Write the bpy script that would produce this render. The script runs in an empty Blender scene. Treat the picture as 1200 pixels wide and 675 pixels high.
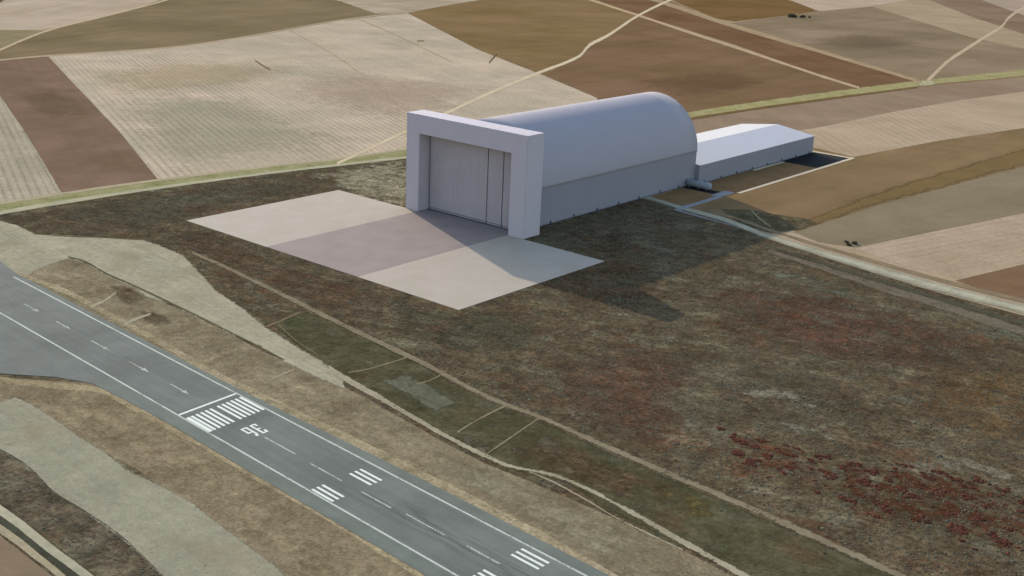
"""Airship hangar beside a runway among ploughed fields.  Units: metres, x along the portal, y along the hangar, z up."""
import bpy, bmesh, math, random
from mathutils import Vector, Matrix, noise as mnoise
from mathutils.geometry import tessellate_polygon

random.seed(36)
SC = bpy.context.scene
COL = SC.collection
GAIN = (1.33, 1.48, 1.74)        # brightness of a sunlit white level surface in this light, to turn seen colours into base colours


def lin(c):
    c /= 255.0
    return c / 12.92 if c <= 0.04045 else ((c + 0.055) / 1.055) ** 2.4


def alb(c, k=1.0):
    return tuple(min(0.85, lin(v) / g * k) for v, g in zip(c, GAIN)) + (1.0,)


# ------------------------------------------------------------------ object helpers
def obj(name, bm, mat, parent=None, smooth=False):
    me = bpy.data.meshes.new(name)
    bm.normal_update()
    bm.to_mesh(me)
    bm.free()
    if mat is not None:
        me.materials.append(mat)
    if smooth:
        for p in me.polygons:
            p.use_smooth = True
    o = bpy.data.objects.new(name, me)
    COL.objects.link(o)
    if parent is not None:
        o.parent = parent
    return o


def tag(o, label, cat, group=None, kind=None):
    o['label'] = label
    o['category'] = cat
    if group:
        o['group'] = group
    if kind:
        o['kind'] = kind
    return o


def thing(name, label, cat, loc=(0, 0, 0), rotz=0.0, group=None):
    o = bpy.data.objects.new(name, None)
    COL.objects.link(o)
    o.location = loc
    o.rotation_euler = (0, 0, rotz)
    return tag(o, label, cat, group)


def copy_tree(o, parent=None):
    c = o.copy()
    COL.objects.link(c)
    c.parent = parent
    for ch in [x for x in COL.objects if x.parent == o]:
        copy_tree(ch, c)
    return c


def add_box(bm, x0, x1, y0, y1, z0, z1):
    v = [bm.verts.new((x, y, z)) for z in (z0, z1) for (x, y) in ((x0, y0), (x1, y0), (x1, y1), (x0, y1))]
    for f in ((3, 2, 1, 0), (4, 5, 6, 7), (0, 1, 5, 4), (1, 2, 6, 5), (2, 3, 7, 6), (3, 0, 4, 7)):
        bm.faces.new([v[i] for i in f])
    return v


def box_bm(*a, bevel=0.0):
    bm = bmesh.new()
    add_box(bm, *a)
    if bevel:
        bmesh.ops.bevel(bm, geom=bm.edges[:], offset=bevel, segments=2, affect='EDGES')
    return bm


def prism_bm(prof, axis, a0, a1):
    """closed outline prof extruded along axis ('x' or 'y') from a0 to a1"""
    bm = bmesh.new()
    mk = (lambda p, a: (p[0], a, p[1])) if axis == 'y' else (lambda p, a: (a, p[0], p[1]))
    A = [bm.verts.new(mk(p, a0)) for p in prof]
    B = [bm.verts.new(mk(p, a1)) for p in prof]
    n = len(prof)
    bm.faces.new(A)
    bm.faces.new(B[::-1])
    for i in range(n):
        bm.faces.new((A[i], B[i], B[(i + 1) % n], A[(i + 1) % n]))
    bmesh.ops.recalc_face_normals(bm, faces=bm.faces[:])
    return bm


# ------------------------------------------------------------------ node helpers
class G:
    def __init__(self, name):
        self.m = bpy.data.materials.new(name)
        self.m.use_nodes = True
        self.t = self.m.node_tree
        self.bsdf = self.t.nodes['Principled BSDF']
        self.out = self.t.nodes['Material Output']
        self.pos = self.n('ShaderNodeNewGeometry').outputs['Position']

    def n(self, kind, **k):
        nd = self.t.nodes.new(kind)
        for a, b in k.items():
            setattr(nd, a, b)
        return nd

    def put(self, sock, v):
        if isinstance(v, (int, float, tuple, list)):
            sock.default_value = v
        else:
            self.t.links.new(v, sock)

    def math(self, op, a, b=0.0, c=0.0, clamp=False):
        nd = self.n('ShaderNodeMath', operation=op, use_clamp=clamp)
        for i, v in enumerate((a, b, c)):
            self.put(nd.inputs[i], v)
        return nd.outputs[0]

    def noise(self, size, detail=4.0, rough=0.55, vec=None, dist=0.0, off=0.0):
        nd = self.n('ShaderNodeTexNoise')
        v = self.pos if vec is None else vec
        if off:
            a = self.n('ShaderNodeVectorMath', operation='ADD')
            self.put(a.inputs[0], v)
            a.inputs[1].default_value = (off, off * 1.7, 0)
            v = a.outputs[0]
        self.put(nd.inputs['Vector'], v)
        nd.inputs['Scale'].default_value = 1.0 / size
        nd.inputs['Detail'].default_value = detail
        nd.inputs['Roughness'].default_value = rough
        nd.inputs['Distortion'].default_value = dist
        return nd.outputs['Fac']

    def rng(self, v, a, b, c=0.0, d=1.0, smooth=False):
        nd = self.n('ShaderNodeMapRange', interpolation_type='SMOOTHSTEP' if smooth else 'LINEAR')
        self.put(nd.inputs[0], v)
        for i, x in zip((1, 2, 3, 4), (a, b, c, d)):
            nd.inputs[i].default_value = x
        return nd.outputs[0]

    def mix(self, f, a, b, mode='MIX'):
        nd = self.n('ShaderNodeMix', data_type='RGBA', blend_type=mode)
        self.put(nd.inputs[0], f)
        self.put(nd.inputs[6], a)
        self.put(nd.inputs[7], b)
        return nd.outputs[2]

    def mul(self, col, f):
        v = self.n('ShaderNodeVectorMath', operation='SCALE')
        self.put(v.inputs[0], tuple(col)[:3] if isinstance(col, (tuple, list)) else col)
        self.put(v.inputs['Scale'], f)
        return v.outputs[0]

    def turned(self, ang, sx, sy):
        nd = self.n('ShaderNodeMapping')
        self.put(nd.inputs['Vector'], self.pos)
        # rotate so that x runs along ang
        nd.inputs['Rotation'].default_value = (0, 0, -ang)
        nd2 = self.n('ShaderNodeVectorMath', operation='MULTIPLY')
        self.t.links.new(nd.outputs[0], nd2.inputs[0])
        nd2.inputs[1].default_value = (sx, sy, 1)
        return nd2.outputs[0]

    def finish(self, col, rough=1.0, spec=0.0, bump=None, bstr=0.3, bdist=1.0, metal=0.0):
        self.put(self.bsdf.inputs['Base Color'], col)
        self.bsdf.inputs['Roughness'].default_value = rough
        self.bsdf.inputs['Specular IOR Level'].default_value = spec
        self.bsdf.inputs['Metallic'].default_value = metal
        if bump is not None:
            b = self.n('ShaderNodeBump')
            b.inputs['Strength'].default_value = bstr
            b.inputs['Distance'].default_value = bdist
            self.put(b.inputs['Height'], bump)
            self.t.links.new(b.outputs[0], self.bsdf.inputs['Normal'])
        return self.m

    def frayed(self, alpha):
        tr = self.n('ShaderNodeBsdfTransparent')
        mx = self.n('ShaderNodeMixShader')
        self.put(mx.inputs[0], alpha)
        self.t.links.new(tr.outputs[0], mx.inputs[1])
        self.t.links.new(self.bsdf.outputs[0], mx.inputs[2])
        self.t.links.new(mx.outputs[0], self.out.inputs[0])


SEED = [0]
STREAK = 0.419        # the heath grows in faint bands along this bearing


def ground_material(e):
    """earth, stubble, scrub, grass or gravel; frayed borders follow the mesh attribute 'edge'"""
    g = G(e['name'] + '_soil')
    SEED[0] += 37.3
    o = SEED[0]
    A, B = alb(e['a']), alb(e['b'])
    style = e.get('mat', 'field')
    bump, bs, bd = None, 0.3, 1.0
    if style in ('scrub', 'scrub2', 'clump'):
        k = {'scrub': 1.0, 'scrub2': 0.55, 'clump': 0.8}[style]
        big = g.rng(g.noise(55, 4, 0.6, off=o), 0.36, 0.64)
        c = g.mix(big, A, B)
        if style != 'clump':
            t1 = g.rng(g.noise(38, 4, 0.65, off=o + 90), 0.52, 0.68, 0, 0.6 * k, True)
            c = g.mix(t1, c, alb((98, 66, 50), 0.9))
            t2 = g.rng(g.noise(30, 5, 0.65, off=o + 210), 0.52, 0.70, 0, 0.75 * k, True)
            c = g.mix(t2, c, alb((110, 108, 92)))
            t3 = g.rng(g.noise(90, 5, 0.65, off=o + 310), 0.5, 0.66, 0, 0.5 * k, True)
            c = g.mix(t3, c, alb((70, 66, 50)))
        sk = g.noise(1.0, 5, 0.62, vec=g.turned(STREAK, 1 / 75.0, 1 / 16.0), off=o + 800)
        c = g.mix(g.rng(sk, 0.52, 0.70, 0, 0.42 * k, True), c, alb((120, 118, 98)))
        c = g.mix(g.rng(sk, 0.46, 0.34, 0, 0.5 * k, True), c, alb((80, 70, 53)))
        m1 = g.noise(11.0, 5, 0.7, off=o)
        m2 = g.noise(3.4, 3, 0.65, off=o + 50)
        m3 = g.noise(24.0, 4, 0.6, off=o + 130)
        c = g.mul(c, g.rng(m1, 0.36, 0.64, 1 - 0.34 * k, 1 + 0.38 * k))
        c = g.mul(c, g.rng(m2, 0.36, 0.64, 1 - 0.34 * k, 1 + 0.38 * k))
        c = g.mul(c, g.rng(m3, 0.36, 0.64, 1 - 0.20 * k, 1 + 0.22 * k))
        hue = g.noise(4.5, 3, 0.6, off=o + 500)
        c = g.mix(g.rng(hue, 0.40, 0.60, 0, 0.35 * k), c, g.mix(0.5, c, (0.085, 0.05, 0.035, 1)))
        bump, bs, bd = g.math('ADD', m1, m2), 0.5, 1.2 * k
    elif style == 'grass':
        big = g.rng(g.noise(32, 5, 0.6, off=o), 0.36, 0.64)
        c = g.mix(big, A, B)
        c = g.mix(g.rng(g.noise(16, 5, 0.65, off=o + 70), 0.5, 0.68, 0, 0.5, True), c, alb((104, 92, 72)))
        c = g.mix(g.rng(g.noise(20, 5, 0.65, off=o + 170), 0.52, 0.7, 0, 0.6, True), c, alb((160, 148, 124)))
        m1 = g.noise(5.5, 6, 0.7, off=o, dist=0.4)
        m2 = g.noise(1.8, 3, 0.6, off=o + 50)
        c = g.mul(c, g.rng(m1, 0.36, 0.64, 0.80, 1.20))
        c = g.mul(c, g.rng(m2, 0.36, 0.64, 0.80, 1.20))
        if 'dir' in e:
            st = g.noise(1.0, 4, 0.6, vec=g.turned(e['dir'], 1 / 60.0, 1 / e['per']), off=o)
            c = g.mul(c, g.rng(st, 0.3, 0.7, 1 - e['amp'], 1 + e['amp']))
        bump, bs, bd = g.math('ADD', m1, m2), 0.35, 0.6
    elif style == 'lane':
        c = g.mix(g.rng(g.noise(20, 4, 0.6, off=o), 0.35, 0.65), A, B)
        ed = g.n('ShaderNodeAttribute', attribute_name='across').outputs['Fac']
        w = g.math('ABSOLUTE', g.math('SUBTRACT', ed, 0.45))
        c = g.mul(c, g.rng(w, 0.05, 0.4, 1.12, 0.82))
        c = g.mul(c, g.rng(g.noise(4, 4, 0.6, off=o), 0.3, 0.7, 0.88, 1.12))
    else:
        pt = e.get('patch', 30)
        gravel = e['name'] == 'gravel_area'
        c = g.mix(g.rng(g.noise(pt, 4, 0.55, off=o, dist=0.4), 0.34, 0.66), A, B)
        c = g.mul(c, g.rng(g.noise(pt * 0.28, 5, 0.6, off=o + 60), 0.3, 0.7, 0.93, 1.07))
        gr = e.get('gr', 0.10)
        m1 = g.noise(5.0, 5, 0.68, off=o)
        c = g.mul(c, g.rng(m1, 0.36, 0.64, 1 - gr, 1 + gr))
        if 'dir' in e:
            per, amp = e['per'], e['amp']
            st = g.noise(1.0, 3, 0.55, vec=g.turned(e['dir'], 1 / 900.0, 2.2 / per), off=o)
            wob = g.noise(1.0, 2, 0.5, vec=g.turned(e['dir'], 1 / 500.0, 0.35 / per), off=o + 33)
            amt = g.rng(wob, 0.35, 0.6, 0.45, 1.1)
            s = g.math('MULTIPLY', g.rng(st, 0.28, 0.72, -amp, amp), amt)
            patchy = g.rng(g.noise(45, 4, 0.6, off=o + 400), 0.3, 0.65, 0.4, 1.1)
            s = g.math('MULTIPLY', s, patchy)
            c = g.mul(c, g.math('ADD', s, 1.0))
            if 'rows' in e:
                wv = g.n('ShaderNodeTexWave', wave_type='BANDS', bands_direction='Y', wave_profile='SIN')
                g.put(wv.inputs['Vector'], g.turned(e['dir'], 0.05, 1.0))
                wv.inputs['Scale'].default_value = 6.2832 / 20.0 / e['rows']
                wv.inputs['Distortion'].default_value = 1.6
                wv.inputs['Detail'].default_value = 2.0
                wv.inputs['Detail Scale'].default_value = 0.6
                ra = g.rng(g.noise(140, 3, 0.5, off=o + 71), 0.38, 0.6, 0.35, 1.0)
                rb = g.rng(g.noise(12, 4, 0.6, off=o + 171), 0.35, 0.65, 0.35, 1.0)
                dk = g.math('MULTIPLY', g.math('MULTIPLY', g.rng(wv.outputs['Fac'], 0.55, 0.05, 0, 1), ra), rb)
                c = g.mul(c, g.math('SUBTRACT', 1.06, g.math('MULTIPLY', dk, e['rowamp'])))
            st2 = g.noise(1.0, 3, 0.6, vec=g.turned(e['dir'], 1 / 260.0, 0.5 / per), off=o + 11)
            c = g.mul(c, g.rng(st2, 0.3, 0.7, 1 - amp * 0.3, 1 + amp * 0.3))
        bump, bs, bd = m1, 0.2, 0.5
        if gravel:
            c = g.mul(c, g.rng(g.noise(1.6, 3, 0.7, off=o + 610), 0.36, 0.64, 0.90, 1.10))
            sp = g.noise(2.6, 2, 0.5, off=o + 700)
            c = g.mix(g.rng(sp, 0.66, 0.74, 0, 0.5, True), c, alb((98, 94, 76)))
            c = g.mix(g.rng(g.noise(40, 5, 0.65, off=o + 777), 0.5, 0.66, 0, 0.5, True), c, alb((142, 132, 110)))
    g.finish(c, bump=bump, bstr=bs, bdist=bd)
    if e['t'] == 'blob':
        ed = g.n('ShaderNodeAttribute', attribute_name='edge').outputs['Fac']
        k = e['amp2']
        nz = g.noise(9.0 if style == 'clump' else 22.0, 7, 0.74, off=o + 5, dist=0.6)
        if e.get('lin'):
            x = g.math('ADD', g.math('MULTIPLY', ed, 3.0), g.math('MULTIPLY', g.math('SUBTRACT', nz, 0.5), 2.2 * k))
            g.frayed(g.rng(x, 0.2, 0.9, 0, 0.85, True))
        elif style == 'clump':
            n2 = g.noise(4.5, 4, 0.65, off=o + 15)
            n1 = g.noise(15.0, 3, 0.55, off=o + 25)
            x = g.math('ADD', g.math('MULTIPLY', g.math('SUBTRACT', n1, 0.5), 4.2), g.math('MULTIPLY', g.math('SUBTRACT', n2, 0.5), 2.4))
            x = g.math('ADD', x, g.math('MULTIPLY', g.math('MINIMUM', ed, 0.5), 2.2))
            g.frayed(g.rng(x, e.get('thr', 0.7), e.get('thr', 0.7) + 0.9, 0, e.get('top', 0.8), True))
        else:
            n2 = g.noise(6.0, 4, 0.7, off=o + 15)
            x = g.math('ADD', g.math('MULTIPLY', ed, 1.5), g.math('MULTIPLY', g.math('SUBTRACT', nz, 0.5), 2.4))
            x = g.math('ADD', x, g.math('MULTIPLY', g.math('SUBTRACT', n2, 0.5), 2.0))
            g.frayed(g.rng(x, 0.1, 1.3, 0, e.get('top', 0.8), True))
    elif e.get('soft', 0) > 0:
        ed = g.n('ShaderNodeAttribute', attribute_name='edge').outputs['Fac']
        sf = e['soft']
        nz = g.noise(max(1.6, sf * 1.1), 5, 0.65, off=o + 5)
        amp = 2.0 if e.get('noisy') else 1.3
        x = g.math('ADD', ed, g.math('MULTIPLY', g.math('SUBTRACT', nz, 0.5), amp))
        if e.get('noisy'):
            nz2 = g.noise(22, 4, 0.6, off=o + 9)
            x = g.math('ADD', x, g.math('MULTIPLY', g.math('SUBTRACT', nz2, 0.55), 1.6))
        g.frayed(g.rng(x, 0.25, 0.75, 0, 1, True))
    return g.m


# ------------------------------------------------------------------ ground sheets
LEVEL = 0.02


def resample(pts, step, jag, closed=True):
    out = []
    n = len(pts)
    for i in range(n if closed else n - 1):
        a, b = Vector(pts[i]), Vector(pts[(i + 1) % n])
        d = (b - a).length
        k = max(1, min(60, int(d / step)))
        nrm = Vector((-(b - a).y, (b - a).x)).normalized() if d > 0 else Vector((0, 0))
        for j in range(k):
            q = a.lerp(b, j / k)
            if jag and j:
                q = q + nrm * jag * 2.0 * mnoise.fractal(Vector((q.x / 14, q.y / 14, 3.3)), 0.7, 2.0, 4)
            out.append(q)
    return out


def offset_ring(pts, d):
    """move a closed outline inward by d"""
    n = len(pts)
    area = sum(pts[i].x * pts[(i + 1) % n].y - pts[(i + 1) % n].x * pts[i].y for i in range(n))
    sgn = 1.0 if area > 0 else -1.0
    res = []
    for i in range(n):
        a, b, c = pts[i - 1], pts[i], pts[(i + 1) % n]
        e1 = (b - a).normalized()
        e2 = (c - b).normalized()
        n1 = Vector((-e1.y, e1.x)) * sgn
        n2 = Vector((-e2.y, e2.x)) * sgn
        m = n1 + n2
        if m.length < 1e-6:
            res.append(b + n1 * d)
            continue
        m.normalize()
        res.append(b + m * (d / max(0.5, m.dot(n1))))
    return res


def edge_layer(bm, vals):
    lay = bm.verts.layers.float['edge']
    for v, x in vals:
        v[lay] = x


def sheet(e, z):
    bm = bmesh.new()
    bm.verts.layers.float.new('edge')
    bm.verts.layers.float.new('across')
    if e['t'] == 'poly':
        soft = e.get('soft', 0)
        P = resample(e['pts'], 25, e.get('jag', 0))
        outer = offset_ring(P, -soft * 0.5) if soft else P
        inner = offset_ring(P, soft * 0.5) if soft else None
        if soft:
            O = [bm.verts.new((q.x, q.y, z)) for q in outer]
            I = [bm.verts.new((q.x, q.y, z)) for q in inner]
            for i in range(len(O)):
                j = (i + 1) % len(O)
                bm.faces.new((O[i], O[j], I[j], I[i]))
            core = I
            edge_layer(bm, [(v, 0.0) for v in O] + [(v, 1.0) for v in I])
        else:
            core = [bm.verts.new((q.x, q.y, z)) for q in outer]
            edge_layer(bm, [(v, 1.0) for v in core])
        for t in tessellate_polygon([[v.co for v in core]]):
            try:
                bm.faces.new([core[i] for i in t])
            except ValueError:
                pass
    elif e['t'] == 'blob':
        P = resample(e['pts'], 15, 0)
        c = sum(P, Vector((0, 0))) / len(P)
        C_ = bm.verts.new((c.x, c.y, z))
        R = [bm.verts.new((q.x, q.y, z)) for q in P]
        M = [bm.verts.new((c.x + (q.x - c.x) * 0.55, c.y + (q.y - c.y) * 0.55, z)) for q in P]
        n = len(R)
        for i in range(n):
            bm.faces.new((R[i], R[(i + 1) % n], M[(i + 1) % n], M[i]))
            bm.faces.new((M[i], M[(i + 1) % n], C_))
        edge_layer(bm, [(v, 0.0) for v in R] + [(v, 0.6) for v in M] + [(C_, 1.0)])
    else:
        L = [Vector(p[0:2]) for p in e['pts']]
        Rr = [Vector(p[2:4]) for p in e['pts']]

        def cr(Q, i, t):
            p0, p1, p2, p3 = Q[max(i - 1, 0)], Q[i], Q[i + 1], Q[min(i + 2, len(Q) - 1)]
            return 0.5 * ((2 * p1) + (p2 - p0) * t + (2 * p0 - 5 * p1 + 4 * p2 - p3) * t * t
                          + (3 * p1 - p0 - 3 * p2 + p3) * t ** 3)
        rows = []
        for i in range(len(L) - 1):
            for j in range(8):
                rows.append((cr(L, i, j / 8), cr(Rr, i, j / 8)))
        rows.append((L[-1], Rr[-1]))
        vals, acr, prev = [], [], None
        for a, b in rows:
            w = max(0.1, (b - a).length)
            f = min(0.48, max(0.12, e['soft'] / w))
            mid = (a + b) * 0.5
            wob = 1 + 0.18 * mnoise.noise(Vector((mid.x / 20, mid.y / 20, 1.0)))
            a, b = mid + (a - mid) * wob * (1 + f * 0.5), mid + (b - mid) * wob * (1 + f * 0.5)
            row = []
            for s, x in ((0, 0.0), (f, 1.0), (1 - f, 1.0), (1, 0.0)):
                q = a.lerp(b, s)
                v = bm.verts.new((q.x, q.y, z))
                row.append(v)
                vals.append((v, x))
                acr.append((v, s))
            if prev:
                for k in range(3):
                    bm.faces.new((prev[k], row[k], row[k + 1], prev[k + 1]))
            prev = row
        edge_layer(bm, vals)
        lay = bm.verts.layers.float['across']
        for v, x in acr:
            v[lay] = x
    bm.normal_update()
    for f in bm.faces:
        if f.normal.z < 0:
            f.normal_flip()
    return bm


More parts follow.
